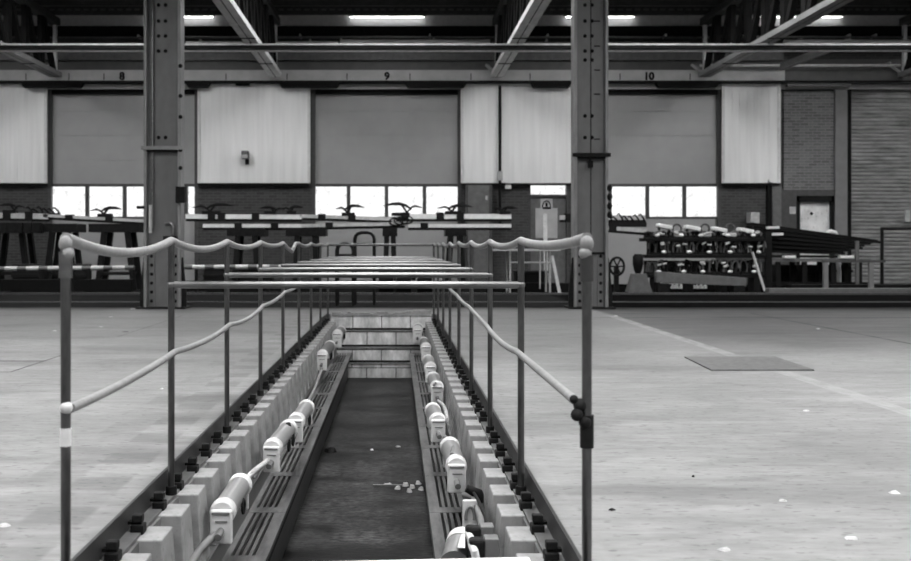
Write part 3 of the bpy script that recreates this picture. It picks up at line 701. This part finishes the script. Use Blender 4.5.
cable([(307, 404, 1.23), (313, 393, 1.28), (317, 383, 1.33), (322, 369, 1.35)], .016, 'cable', 'grey cable running on to the shaded lamp on the left')
cable([(464, 495, 1.35), (473, 498, 1.28), (478, 510, 1.22), (481, 522, 1.2), (480, 530, 1.2)], .015, 'cable', 'grey cable sagging down to the clamps of the nearest right lamp')
cable([(471, 489, 1.28), (478, 500, 1.2), (486, 520, 1.2), (492, 545, 1.22), (498, 570, 1.25)], .008, 'clip', 'thin black cable along the foot of the right blocks')
cable([(445, 437, 1.32), (450, 441, 1.26), (453, 446, 1.2), (452, 455, 1.2)], .014, 'cable', 'grey cable joining the second and third lamps on the right')
cable([(438, 401, 1.33), (443, 405, 1.28), (446, 412, 1.24), (447, 420, 1.24)], .014, 'cable_pale', 'pale cable looping from the fourth lamp on the right')
cable([(433, 376, 1.33), (436, 381, 1.27), (434, 385, 1.18)], .013, 'cable', 'short grey cable between the fourth and fifth lamps on the right')

# white board across the pit's near end
r = tag(B().hexa([(-.98, 3.23, -.104), (.452, 3.34, -.104), (.475, 3.535, -.104), (-.98, 3.432, -.104), (-.98, 3.23, -.047), (.452, 3.34, -.047), (.475, 3.535, -.047), (-.98, 3.432, -.047)]).build('board', 'white', bevel=.012),
        'white board laid across the near end of the pit, at the bottom of the view', 'board')

# ------------------------------------------------------------------ floor odds and ends
b = B().prism([(2.64, 8.37), (3.50, 8.37), (3.55, 9.36), (2.70, 9.36)], 'z', 0, .012)
tag(b.build('floor_plate', 'plate'), 'dark steel plate lying over the white floor line', 'plate')
def flake(x, y, size, m, label, name='paper_scrap', h=H, hz=.006):
    Y = h*1000/(y-CY); c = Vector((PX(x, Y), Y, H-h)); bb = B(); rd = random.Random(int(x*7+y)); n = 7
    base = [(c.x+size*rd.uniform(.5,1)*math.cos(2*math.pi*i/n), c.y+size*rd.uniform(.4,.9)*math.sin(2*math.pi*i/n)) for i in range(n)]
    lo = [bb.bm.verts.new((p[0], p[1], c.z)) for p in base]; hi = [bb.bm.verts.new((c.x+(p[0]-c.x)*.7, c.y+(p[1]-c.y)*.7, c.z+hz*rd.uniform(.4,1.6))) for p in base]
    tp = bb.bm.verts.new((c.x, c.y, c.z+hz*1.5)); bb.bm.faces.new(lo[::-1])
    for i in range(n): bb.bm.faces.new((lo[i], lo[(i+1)%n], hi[(i+1)%n], hi[i])); bb.bm.faces.new((hi[i], hi[(i+1)%n], tp))
    return tag(bb.build(name, m), label, 'litter')
flake(852, 538.5, .035, 'paper', 'white scrap on the right floor, nearest the lower right corner')
flake(725, 550, .03, 'paper', 'pale scrap at the bottom edge of the right floor')
flake(895, 493, .035, 'paper', 'white scrap by the right edge of the view')
flake(783, 501, .02, 'paper', 'small white scrap midway across the right floor')
flake(806, 411, .025, 'paper', 'pale scrap right of the floor plate near the white line')
flake(612, 510, .018, 'clip', 'dark flake on the floor just right of the near right post', 'dirt_flake')
flake(693, 477, .009, 'clip', 'small dark pebble out on the right floor', 'pebble')
flake(818, 329, .03, 'paper', 'distant white scrap on the dark floor at the right')
flake(55, 331, .04, 'paper', 'pale scrap just left of the near left post')
flake(101, 327, .04, 'paper', 'pale scrap between the near left post and the left column')
flake(111, 317, .045, 'paper', 'distant pale scrap short of the left column')
flake(162, 389, .022, 'paper', 'small pale scrap beside the second left post')
flake(125, 332, .06, 'midd', 'dark grey sliver on the floor short of the left column', 'dirt_flake')
flake(133, 309, .05, 'light', 'pale lump beside the foot of the left column', 'stone')
flake(616, 316, .05, 'light', 'pale lump beside the foot of the right column', 'stone')
flake(5, 526, .03, 'light', 'pale scrap at the left edge of the view')
# litter on the pit floor
HB = 1.98
flake(388, 485, .05, 'paper', 'white scrap lying in the middle of the pit floor', h=HB, hz=.01)
flake(380, 377, .09, 'light', 'pale lump on the pit floor near the end wall', h=HB, hz=.03)
for i, (x, y) in enumerate(((398, 489), (405, 486), (412, 488), (418, 484), (421, 490), (409, 492))):
    o = flake(x, y, .035, 'light', 'pale shard among the broken bits beside the right ledge', 'shard', h=HB, hz=.02); o['group'] = 'shards on the pit floor'
p = pp(385, 376, HB)
tag(B().hexa([p+Vector((-.06,0,.0)), p+Vector((.18,-.05,.02)), p+Vector((.2,.02,.03)), p+Vector((-.05,.06,0)), p+Vector((-.06,0,.03)), p+Vector((.18,-.05,.07)), p+Vector((.2,.02,.08)), p+Vector((-.05,.06,.03))]).build('board_offcut', 'white'), 'white offcut leaning at the foot of the pit end wall', 'offcut')
p = pp(385, 486, HB)
tag(B().box(p.x-.10, p.x+.16, p.y-.012, p.y+.012, p.z, p.z+.012).build('rod', 'mid'), 'thin grey rod on the pit floor under the white scrap', 'rod')
flake(330, 452, .07, 'dark', 'dark clod on the pit floor by the left ledge', 'clod', h=HB, hz=.03)
flake(372, 450, .03, 'light', 'tiny pale chip near the middle of the pit floor', 'chip', h=HB, hz=.01)
flake(398, 447, .03, 'light', 'tiny pale chip on the pit floor toward the right ledge', 'chip', h=HB, hz=.01)

# ------------------------------------------------------------------ stored metalwork in front of the wall
SY = 24.0
def sx(p): return PX(p, SY)
def sz(p): return PZ(p, SY)
def trestle(x, top, w, label, splay=.16, m='dark'):
    r = thing('trestle', (sx(x), SY, 0), label, 'trestle', 'trestles under the long beams'); z = sz(top)
    B().box(sx(x)-w/2, sx(x)+w/2, SY-.35, SY+.35, z-.2, z).build('top_beam', m, r)
    for s_ in (-1, 1):
        for d_ in (-.27, .27):
            B().bar((sx(x)+s_*(w*.22), SY+d_, z-.2), (sx(x)+s_*(w*.22+splay), SY+d_, 0), .12, .12).build('leg', m, r)
    B().box(sx(x)-w*.3, sx(x)+w*.3, SY-.3, SY+.3, .35, .42).build('stretcher', m, r)
    return r
trestle(14, 224, 1.3, 'dark trestle at the far left under the long pale beam')
trestle(64, 224, .85, 'dark trestle seen just left of the near left post')
trestle(119, 224, 1.25, 'dark trestle between the near left post and the left column')
trestle(248, 228, .9, 'dark trestle right of the left column', .1)
trestle(307, 228, .95, 'dark trestle at the left of the middle bay door', .05)
trestle(390, 228, .35, 'narrow dark trestle in front of the middle bay door', .04)
trestle(455, 228, .5, 'dark trestle at the right end of the middle bay door', .08)
def beam(x0, x1, y0, y1, th, label, clamps=(), name='contact_beam', m='white', dy=0):
    r = thing(name, (sx((x0+x1)/2), SY+dy, sz((y0+y1)/2)), label, 'beam')
    a, c = Vector((sx(x0), SY+dy, sz(y0))), Vector((sx(x1), SY+dy, sz(y1)))
    B().bar(a, c, .14, th).build('beam_bar', m, r)
    B().bar(a-Vector((0,0,th/2+.03)), c-Vector((0,0,th/2+.03)), .07, .06).build('beam_rib', 'dark', r)
    for k in clamps:
        t = (k-x0)/(x1-x0); p = a.lerp(c, t)
        B().box(p.x-.09, p.x+.09, p.y-.1, p.y+.1, p.z-th*.9, p.z+th*.8).build('clamp', 'dark', r)
    return r
beam(-40, 49, 214.5, 216.5, .13, 'long pale beam on trestles at the far left', (8, 30), m='light')
beam(44, 146, 215.5, 221, .07, 'slim pale beam sloping down behind the near left post', (70, 110), m='light')
beam(-40, 50, 228, 228, .14, 'dark spiky beam stored under the pale beam at the far left', (5, 12, 20, 27, 36, 44), 'dark_beam', 'black', -.47)
beam(186, 302, 216.5, 217, .11, 'upper pale beam on trestles between left column and middle door', (212, 222, 256))
beam(205, 303, 226, 226, .085, 'lower pale beam on trestles between left column and middle door', (240, 276), dy=-.2)
beam(300, 392, 216, 219, .08, 'upper pale beam crossing the left half of the middle bay door', (322, 352), m='light')
beam(302, 405, 226, 224, .08, 'lower pale beam crossing the left half of the middle bay door', (330,), m='light', dy=-.2)
beam(396, 511, 216.5, 216.5, .12, 'upper pale beam ending in front of the grey cabinet', (405, 440, 460))
beam(408, 510, 226, 226, .085, 'lower pale beam ending in front of the grey cabinet', (424,), dy=-.2)
beam(563, 650, 217, 217, .11, 'pale beam reaching from behind the right column', (572,), m='light', dy=.5)
beam(608, 646, 228, 231, .09, 'short pale bar just right of the right column', (612,), m='light')
def horn(x, y, w, label, flip=1, h=9, dy=0):
    r = thing('collector_head', (sx(x), SY+dy, sz(y)), label, 'metalwork', 'collector heads on the long beams'); cx, cz = sx(x), sz(y)+.03; W = w*SY/1000; Hh = h*SY/1000
    B().tube([(cx-W*.22*flip, SY+dy, cz+Hh*.55), (cx-W*.08*flip, SY+dy, cz+Hh*.85), (cx+W*.1*flip, SY+dy, cz+Hh*1.0), (cx+W*.32*flip, SY+dy, cz+Hh*.98), (cx+W*.58*flip, SY+dy, cz+Hh*.82)], [.02,.032,.04,.035,.008], 8).build('horn', 'dark', r, True)
    B().tube([(cx-W*.6*flip, SY+dy-.1, cz+Hh*.62), (cx-W*.35*flip, SY+dy-.1, cz+Hh*.78), (cx-W*.2*flip, SY+dy-.1, cz+Hh*.6)], [.008,.028,.02], 8).build('short_horn', 'dark', r, True)
    B().bar((cx+W*.05*flip, SY+dy, cz+Hh*.95), (cx-W*.16*flip, SY+dy, cz), .04, .05).build('strut', 'dark', r)
    B().bar((cx-W*.25*flip, SY+dy-.05, cz+Hh*.6), (cx-W*.02*flip, SY+dy, cz), .03, .04).build('strut', 'dark', r)
    B().box(cx-W*.34, cx+W*.2, SY+dy-.08, SY+dy+.08, cz-.03, cz+.05).build('clamp_base', 'dark', r)
    return r
horn(214, 214.5, 34, 'dark curved collector head on the beam just right of the left column')
horn(272, 214.5, 22, 'dark collector head on the beam left of the middle door, first of the close pair', -1, 6)
horn(293, 214.5, 18, 'dark collector head on the beam left of the middle door, second of the close pair', 1, 7)
horn(107, 217, 26, 'dark collector head in front of the window left of the left column', 1, 8)
horn(12, 213.5, 24, 'dark collector head on the beam at the far left', -1, 8)
horn(350, 216, 24, 'thin collector head against the first panes of the middle bay door', 1, 9)
horn(403, 216, 34, 'tangled collector head against the third pane of the middle bay door', -1, 11)
horn(455, 214.5, 30, 'collector head against the last pane of the middle bay door', 1, 8)
horn(506, 214.5, 20, 'collector head at the right end of the beam by the cabinet', 1, 6)
# tangle of hooks
def hooks(x0, x1, y, n, label, hgt=8):
    r = thing('hook_rack', (sx((x0+x1)/2), SY, sz(y)), label, 'metalwork')
    B().box(sx(x0), sx(x1), SY-.06, SY+.06, sz(y)-.12, sz(y)).build('rack_bar', 'dark', r)
    for i in range(n):
        x = sx(x0+(x1-x0)*(i+.5)/n); h = hgt*SY/1000*random.Random(i).uniform(.6, 1.1)
        B().tube([(x+.05, SY, sz(y)), (x, SY, sz(y)+h*.5), (x-.07, SY, sz(y)+h), (x-.11, SY, sz(y)+h*.8)], .022, 6).build('hook', 'black', r, True)
    return r
hooks(608, 646, 222, 7, 'row of black hooks in front of the window right of the right column')
hooks(28, 60, 213, 6, 'row of black hooks on the pale beam at the far left', 6)
# coil at third pane
r = thing('cable_coil', (sx(398), SY-.25, sz(222)), 'dark coiled cable hanging from the beam at the middle bay door', 'cable')
for k in range(3): B().tube([(sx(396+k*5)+.16*math.cos(a), SY-.28-.04*k, sz(222)+.09*math.sin(a)+.02*k) for a in [2*math.pi*i/16 for i in range(17)]], .018, 6).build('cable_loop', 'dark', r, True)
# bearers and low clutter along the floor
def low(name, x0, x1, z0, z1, dy, m, label, cat, d=.2): return tag(B().box(sx(x0), sx(x1), SY+dy-d/2, SY+dy+d/2, z0, z1).build(name, m, bevel=.01), label, cat)
low('girder', -60, 146, 0, .28, -1.2, 'black', 'black girder lying along the floor left of the left column', 'girder', .3)
low('girder', 190, 330, 0, .24, -1.2, 'black', 'black girder lying along the floor right of the left column', 'girder', .3)
low('girder', 332, 480, 0, .24, -1.2, 'conc_dark', 'dark girder lying along the floor beyond the pit', 'girder', .3)
low('girder', 482, 568, 0, .2, -1.2, 'black', 'black girder lying along the floor left of the right column', 'girder', .3)
tag(B().tube([(sx(-60), SY-1.9, .52), (sx(155), SY-1.9, .56)], .05, 10).build('barrier_tube', 'stripe', smooth=True), 'striped barrier tube stretched low across the left side', 'barrier')
tag(B().tube([(sx(190), SY-1.9, .57), (sx(290), SY-1.9, .58)], .05, 10).build('barrier_tube', 'stripe', smooth=True), 'striped barrier tube just right of the left column', 'barrier')
def stand(x, label, z=.5):
    r = thing('barrier_stand', (sx(x), SY-1.9, 0), label, 'stand'); B().box(sx(x)-.03, sx(x)+.03, SY-1.93, SY-1.87, 0, z+.0).build('upright', 'dark', r); B().box(sx(x)-.2, sx(x)+.2, SY-2.1, SY-1.7, 0, .03).build('foot', 'dark', r)
stand(30, 'dark stand under the striped tube at the far left'); stand(98, 'dark stand under the striped tube near the left column'); stand(212, 'dark stand under the striped tube right of the left column', .53); stand(278, 'dark stand under the striped tube toward the pit', .53)
struct(B().box(HX0, HX1, 21.3, 21.45, 0, .04).build('trim_7', 'midd', origin=(0,0,0)), 'low steel kerb across the hall in front of the stored metalwork', 'kerb')
struct(B().box(HX0, HX1, 18.4, 18.5, 0, .015).build('trim_8', 'midd', origin=(0,0,0)), 'steel strip set across the dark floor bay', 'strip')
# dull heaps seen through the cross bars, and the looped handrails
for x, w, lab in ((84, 30, 'between the first trestles at the far left'), (40, 26, 'under the pale beam at the far left'), (222, 22, 'just right of the left column'), (262, 30, 'under the beams right of the left column'), (404, 22, 'in front of the middle door')):
    r = thing('dark_crate', (sx(x), SY-.3, 0), 'dark crate on the floor ' + lab, 'crate'); W = w*SY/2000
    B().box(sx(x)-W, sx(x)+W, SY-.95, SY-.55, 0, .62).build('crate_body', 'conc_dark', r, bevel=.02)
    for z in (.15, .35, .52): B().box(sx(x)-W-.01, sx(x)+W+.01, SY-.97, SY-.95, z-.03, z+.03).build('crate_slat', 'dark', r)
for x in (387, 403, 422):
    r = thing('rubber_tyre', (sx(x), SY-2, 0), 'low dark roll on the ground seen between the cross bars, ' + {387:'first', 403:'second', 422:'third'}[x] + ' of three', 'roll')
    B().tube([(sx(x)-.16, SY-2, .28), (sx(x)+.16, SY-2, .28)], .28, 16).build('roll_body', 'dark', r, True); B().tube([(sx(x)-.17, SY-2, .28), (sx(x)+.17, SY-2, .28)], .09, 12).build('roll_core', 'light', r, True)
def hoop(x0, x1, ytop, Y, label):
    r = thing('hoop_rail', (PX((x0+x1)/2, Y), Y, 0), label, 'railing'); a, c = PX(x0, Y), PX(x1, Y); z = PZ(ytop, Y); rd = min(.12, (c-a)/2)
    for dy in (0, .35):
        P = [(a, Y+dy, 0), (a, Y+dy, z-rd)] + [(a+rd-rd*math.cos(t), Y+dy, z-rd+rd*math.sin(t)) for t in (.5, 1.0, 1.57)] + [(c-rd+rd*math.sin(t), Y+dy, z-rd+rd*math.cos(t)) for t in (0, .57, 1.07)] + [(c, Y+dy, z-rd), (c, Y+dy, 0)]
        B().tube(P, .026, 8).build('hoop', 'dark', r, True)
    for xx in (a, c): B().tube([(xx, Y, z-.35), (xx, Y+.35, z-.35)], .02, 6).build('tie_bar', 'dark', r)
    B().tube([(a, Y, z-.2), (c, Y, z-.2)], .02, 6).build('tie_bar', 'dark', r)
hoop(354.5, 374, 232.5, 17.6, 'dark hooped handrail standing beyond the far end of the pit')
hoop(336.5, 353, 243.5, 17.4, 'lower dark hooped frame beside the taller hoop beyond the pit')
# tube frame table in front of the personnel door
r = thing('frame_table', (PX(530, 22), 22, 0), 'light tube-framed bench with a pale top in front of the personnel door', 'bench')
TY = 22
for x in (510, 550):
    for dy in (0, .6): B().tube([(PX(x, TY), TY+dy, 0), (PX(x, TY), TY+dy, PZ(251, TY))], .022, 8).build('leg', 'light', r, True)
B().tube([(PX(510, TY), TY, PZ(262.5, TY)), (PX(550, TY), TY, PZ(262.5, TY))], .018, 8).build('rail', 'light', r, True)
B().tube([(PX(540, TY), TY, PZ(251, TY)), (PX(540, TY), TY, .1)], .018, 8).build('brace', 'light', r, True)
B().box(PX(492, TY), PX(560, TY), TY-.1, TY+.7, PZ(251, TY), PZ(249, TY)).build('table_top', 'light', r)
tag(B().bar((PX(552, 21.6), 21.6, PZ(256, 21.6)), (PX(558.5, 21.6), 21.45, .03), .06, .07).build('plank', 'light'), 'short white plank leaning on the tube-framed bench', 'plank')
tag(B().bar((PX(546.3, 25), 25.0, .01), (PX(548.5, 25), 25.6, PZ(214, 25.6)), .10, .03).build('plank', 'light'), 'narrow white plank propped up in front of the personnel door', 'plank')
r = thing('dark_bin', (PX(520, 23), 23, 0), 'dark box under the tube-framed bench', 'box'); B().box(PX(515, 23.3), PX(546, 23.3), 23.0, 23.6, 0, .42).build('box_body', 'black', r, bevel=.02); B().box(PX(514, 23.3), PX(547, 23.3), 22.98, 23.62, .42, .46).build('box_lid', 'dark', r)
# grey pedestal and small wheel right of the right column
PYY = 22.5
r = thing('pedestal', (PX(638, PYY), PYY, 0), 'grey stepped pedestal with a dark knob top right of the right column', 'pedestal')
X = PX(638, PYY)
B().prism([(X-.25, 0), (X+.28, 0), (X+.14, .42), (X-.12, .42)], 'y', PYY-.2, PYY+.2).build('pedestal_base', 'mid', r, bevel=.01)
B().tube([(X, PYY, .42), (X, PYY, .5), (X, PYY, .62), (X, PYY, .8), (X, PYY, .86)], [.06, .09, .12, .12, .07], 14).build('knob_top', 'black', r, True)
r = thing('valve_wheel', (PX(617, PYY), PYY, 0), 'dark hand wheel on a stand beside the grey pedestal', 'wheel'); X = PX(617, PYY)
B().tube([(X+.16*math.cos(a), PYY, .58+.2*math.sin(a)) for a in [2*math.pi*i/18 for i in range(19)]], .028, 8).build('wheel_rim', 'dark', r, True)
for k in range(3): a = math.pi*k/3; B().bar((X+.16*math.cos(a), PYY, .58+.2*math.sin(a)), (X-.16*math.cos(a), PYY, .58-.2*math.sin(a)), .03, .03).build('spoke', 'dark', r)
B().box(X-.05, X+.05, PYY+.02, PYY+.12, 0, .58).build('stand', 'dark', r)

# stack of frames: three tiers of bearers carrying spring units
KY = 23.0
def kx(p): return PX(p, KY)
def kz(p): return PZ(p, KY)
tiers = [(275.5, 'bottom', 646), (256, 'middle', 643), (239.5, 'upper', 641)]
for y, nm, x0 in tiers:
    tag(B().box(kx(x0), kx(762), KY-.2, KY+.2, kz(y+2), kz(y-1.5)).build('bearer_rail', 'black', bevel=.01), 'long black bearer rail under the %s tier of the metal stack' % nm, 'rail', 'bearer rails of the metal stack')
for k in range(4):
    x = kx(655 + k*33); tag(B().box(x-.07, x+.07, KY-.2, KY+.2, 0, kz(277.5)).build('timber_block', 'dark'), 'dark timber block under the metal stack, %s from the column' % WORDS[k], 'block', 'timber blocks under the metal stack')
def unit(y0, x, label, ht, seed):
    q = random.Random(seed); z0 = kz(y0-1.5); r = thing('spring_unit', (kx(x), KY, z0), label, 'metalwork', 'spring units in the metal stack'); X = kx(x); h = ht*KY/1000
    B().box(X-.25, X+.25, KY-.16, KY+.16, z0, z0+.05).build('unit_base', 'dark', r)
    B().box(X-.24, X+.24, KY+.1, KY+.18, z0+.05, z0+h*.78).build('unit_core', 'dark', r)
    for dx in (-.16, .02, .15):
        d = dx+q.uniform(-.03,.03); f = q.choice((-1, 1)); g = q.uniform(.75, 1.0); yy = KY-q.uniform(.04,.15)
        B().tube([(X+d-.07*f, yy, z0+.05), (X+d-.08*f, yy, z0+h*.55*g), (X+d-.04*f, yy, z0+h*.82*g), (X+d+.02*f, yy, z0+h*.9*g), (X+d+.07*f, yy, z0+h*.74*g), (X+d+.09*f, yy, z0+h*.4*g)], q.uniform(.018,.03), 8).build('curved_arm', q.choice(('mid','midd','dark')), r, True)
    for i in range(7):
        dx = -.22+.073*i; B().tube([(X+dx, KY+q.uniform(-.12,.05), z0+.05), (X+dx+q.uniform(-.03,.03), KY+q.uniform(-.1,.05), z0+h*q.uniform(.45,.8))], q.uniform(.014,.03), 8).build('spring_tube', q.choice(('midd','dark','mid')), r, True)
    for i in range(2): B().bar((X-.24, KY+.05, z0+h*q.uniform(.2,.8)), (X+.24, KY+.05, z0+h*q.uniform(.2,.8)), .06, .05).build('cross_link', 'dark', r)
    B().ball((X+q.uniform(-.12,.12), KY-.2, z0+.06), .05, (1.2,.8,.7)).build('pale_cap', 'white', r, True)
    for i in range(2):
        d = q.uniform(-.2,.12); e = q.uniform(.4,.7); B().tube([(X+d, KY-.17, z0+h*e), (X+d+.09, KY-.18, z0+h*(e+q.uniform(-.05,.15)))], q.uniform(.018,.03), 8).build('pale_sleeve', 'light', r, True)
    return r
for ti, (y, nm, x0) in enumerate(tiers):
    ht = 17 if ti < 2 else 8
    for k in range(5):
        unit(y, 656 + k*23.5 + (3 if ti == 1 else 0), 'tangled metal spring unit, %s from the column in the %s tier of the stack' % (WORDS[k], nm), ht, ti*7+k)
for k, (x, y) in enumerate(((664, 226.5), (692, 228), (718.5, 229.5), (745, 230.5))):
    r = thing('pale_plate', (kx(x), KY, kz(y+2)), 'pale tilted plate on top of the metal stack, %s from the column' % WORDS[k], 'plate', 'pale plates on the metal stack')
    B().bar((kx(x-7), KY, kz(y-1.2)), (kx(x+7), KY, kz(y+1.5)), .3, .09).build('plate_body', 'white', r, bevel=.02)
    for dx in (-5, 5): B().box(kx(x+dx)-.02, kx(x+dx)+.02, KY-.04, KY+.04, kz(237.5), kz(y)).build('plate_leg', 'dark', r)
for k, x in enumerate((677, 705, 730)):
    B_ = thing('ring_bracket', (kx(x), KY, kz(232)), 'dark ring between the pale plates on the stack, %s from the column' % WORDS[k], 'metalwork', 'rings on the metal stack')
    B().tube([(kx(x)+.1*math.cos(a), KY, kz(228.5)+.1*math.sin(a)) for a in [2*math.pi*i/14 for i in range(15)]], .025, 6).build('ring', 'midd', B_, True); B().box(kx(x)-.05, kx(x)+.05, KY-.05, KY+.05, kz(238), kz(232)).build('ring_foot', 'midd', B_)
    tag(B().box(kx(x)-.1, kx(x)+.1, KY-.17, KY-.05, kz(237), kz(233)).build('pale_block', 'light', bevel=.02), 'small pale block on the upper tier of the stack, %s from the column' % WORDS[k], 'block', 'pale blocks on the metal stack')
tag(B().prism([(kx(648), .23), (kx(735), .14), (kx(735), .33), (kx(648), .47)], 'y', KY-.75, KY-.55).build('tapered_beam', 'mid', bevel=.01), 'long grey tapered beam on the ground in front of the metal stack', 'beam')
for k, x in enumerate((655, 728)): tag(B().box(kx(x)-.12, kx(x)+.12, KY-.78, KY-.5, 0, .16 if k else .2).build('packer', 'dark'), 'dark packer under the %s end of the grey tapered beam' % ('blunt' if k == 0 else 'thin'), 'block')
for k in range(9):
    x = 673+k*4.0; flake(x, 288.5, .09, 'light', 'pale rubble lump in the small heap before the grey tapered beam', 'rubble_lump', hz=.07)['group'] = 'rubble before the tapered beam'
# leaning pale rod
tag(B().tube([(kx(747), KY-.35, kz(252)), (kx(757), KY-.5, .02)], .03, 8).build('rod', 'light', smooth=True), 'pale rod leaning at the right end of the metal stack', 'rod')

# trestle table with the fanned bundle of long dark bars
BY = 23.6
def bxp(p): return PX(p, BY)
def bz(p): return PZ(p, BY)
r = thing('long_trestle', (bxp(810), BY, 0), 'long low trestle with a pale top under the bundle of dark bars', 'trestle')
B().box(bxp(764), bxp(862), BY-.45, BY+.45, bz(261.5), bz(258.5)).build('trestle_top', 'mid', r)
for x in (772, 798, 826, 852):
    for dy in (-.36, .36): B().box(bxp(x)-.05, bxp(x)+.05, BY+dy-.05, BY+dy+.05, 0, bz(261.5)).build('leg', 'dark', r)
B().box(bxp(764), bxp(862), BY-.38, BY-.34, .12, .2).build('rail', 'dark', r)
for k, (x, y, w) in enumerate(((838, 256.5, 14), (782, 257, 12))): tag(B().box(bxp(x-w/2), bxp(x+w/2), BY-.5, BY-.35, bz(258.5), bz(255.5)).build('pale_slab', 'white', bevel=.02), 'pale slab on the trestle edge under the %s of the bar bundle' % ('tip' if k == 0 else 'butt'), 'slab')
rd = random.Random(5)
for k in range(35):
    row, colk = divmod(k, 5); t = row/5
    xa = 752 + rd.uniform(-4, 10); xb = 874 - (6-row)*6 + rd.uniform(-6, 2)
    sl = lambda z0, z1, x: z0 + (z1-z0)*(x-752)/(874-752)
    hf = (colk % 2)*.5 if row else 0; zA, zB = bz(257.2)+.03+(row+hf)*.115, bz(258)+.03+(row+hf)*.057
    dA, dB = -.34+.17*colk, (-.34+.17*colk)*.7
    tag(B().bar((bxp(xa), BY+sl(dA, dB, xa), sl(zA, zB, xa)), (bxp(xb), BY+sl(dA, dB, xb), sl(zA, zB, xb)), .10, .055).build('steel_bar', 'black' if k % 4 else 'dark'), 'long dark steel bar in the fanned bundle on the low trestle', 'bar', 'bars in the fanned bundle')
tag(B().box(bxp(758), bxp(764), BY-.5, BY-.42, 0, bz(232)).build('bar_stop', 'dark'), 'dark upright holding the butt end of the bar bundle', 'post')
tag(B().box(bxp(846), bxp(849), BY-.52, BY-.46, 0, bz(241)).build('bar_stop', 'mid'), 'grey upright holding the tip end of the bar bundle', 'post')
for k, (x, y) in enumerate(((766, 228), (770, 234.5))): tag(B().bar((bxp(x-6), BY-.42, bz(y)), (bxp(x+6), BY-.42, bz(y-.3)), .08, .06).build('pale_strip', 'white'), '%s pale strip across the butt end of the dark bars' % ('upper' if k == 0 else 'lower'), 'strip')
tag(B().tube([PT(827, 233.5, BY+.6), PT(831, 231.5, BY+.6), PT(835, 233, BY+.6), PT(838, 238, BY+.6), PT(839, 289, BY+.6)], .06, 8).build('bent_pipe', 'white', smooth=True), 'white bent pipe over the bar bundle in front of the scuffed door', 'pipe')
for x, w_, lab in ((785, 20, 'at the butt end'), (812, 22, 'midway along'), (840, 20, 'at the tip end')):
    r = thing('dark_crate', (bxp(x), BY+.9, 0), 'dark crate behind the low trestle, ' + lab, 'crate'); B().box(PX(x-w_/2, BY+.7), PX(x+w_/2, BY+.7), BY+.6, BY+1.1, 0, .58).build('crate_body', 'black', r, bevel=.02); B().box(PX(x-w_/2, BY+.7)-.02, PX(x+w_/2, BY+.7)+.02, BY+.58, BY+.6, .4, .46).build('crate_slat', 'dark', r)
# low post-and-rail barriers at the right
r = thing('low_barrier', (PX(848, 22.6), 22.6, 0), 'low grey two-post barrier in front of the bar bundle', 'barrier'); GY = 22.6
for x in (825.5, 871): B().box(PX(x, GY)-.05, PX(x, GY)+.05, GY-.04, GY+.04, 0, PZ(262.5, GY)).build('post', 'pil', r)
B().box(PX(822, GY), PX(885, GY), GY-.03, GY+.03, PZ(262.5, GY), PZ(260, GY)).build('rail', 'midd', r)
r = thing('goal_barrier', (PX(900, 24), 24, 0), 'tall tubular barrier at the right edge before the roller shutter', 'barrier')
B().tube([(sx(882), 24, 0), (sx(882), 24, sz(228.5)), ], .04, 10).build('post', 'dark', r, True); B().tube([(sx(940), 24, 0), (sx(940), 24, sz(228.5))], .04, 10).build('post', 'dark', r, True)
B().tube([(sx(881), 24, sz(228.5)), (sx(941), 24, sz(228.5))], .035, 10).build('top_rail', 'dark', r, True)
low('girder', 770, 960, 0, .16, -1.12, 'black', 'black girder along the floor at the right', 'girder', .3)
low('sleeper', 740, 960, 0, .10, -1.75, 'mid', 'long grey sleeper along the floor at the right', 'timber', .25)

# ------------------------------------------------------------------ world, light, camera
w = bpy.data.worlds.new('overcast'); sc.world = w; w.use_nodes = True
bg = w.node_tree.nodes['Background']; bg.inputs[0].default_value = (1,1,1,1); bg.inputs[1].default_value = 1.35
cam = bpy.data.cameras.new('camera'); co = bpy.data.objects.new('camera', cam); C.objects.link(co)
co.location = (0, 0, H); co.rotation_euler = (math.pi/2, 0, 0)
cam.sensor_width = 36; cam.lens = F/911*36; cam.shift_x = (455.5-CX)/911; cam.shift_y = -(280.5-CY)/911
cam.clip_start = .05; cam.clip_end = 200
cam.dof.use_dof = True; cam.dof.focus_distance = 5.6; cam.dof.aperture_fstop = 3.4
sc.camera = co
sc.view_settings.view_transform = 'Standard'; sc.view_settings.look = 'None'; sc.view_settings.gamma = 1; sc.view_settings.use_curve_mapping = False
sc.view_settings.exposure = 0.0
sc.cycles.use_denoising = True
try: sc.cycles.denoiser = 'OPENIMAGEDENOISE'
except Exception: pass
sc.cycles.max_bounces = 8; sc.cycles.diffuse_bounces = 5; sc.cycles.transparent_max_bounces = 16
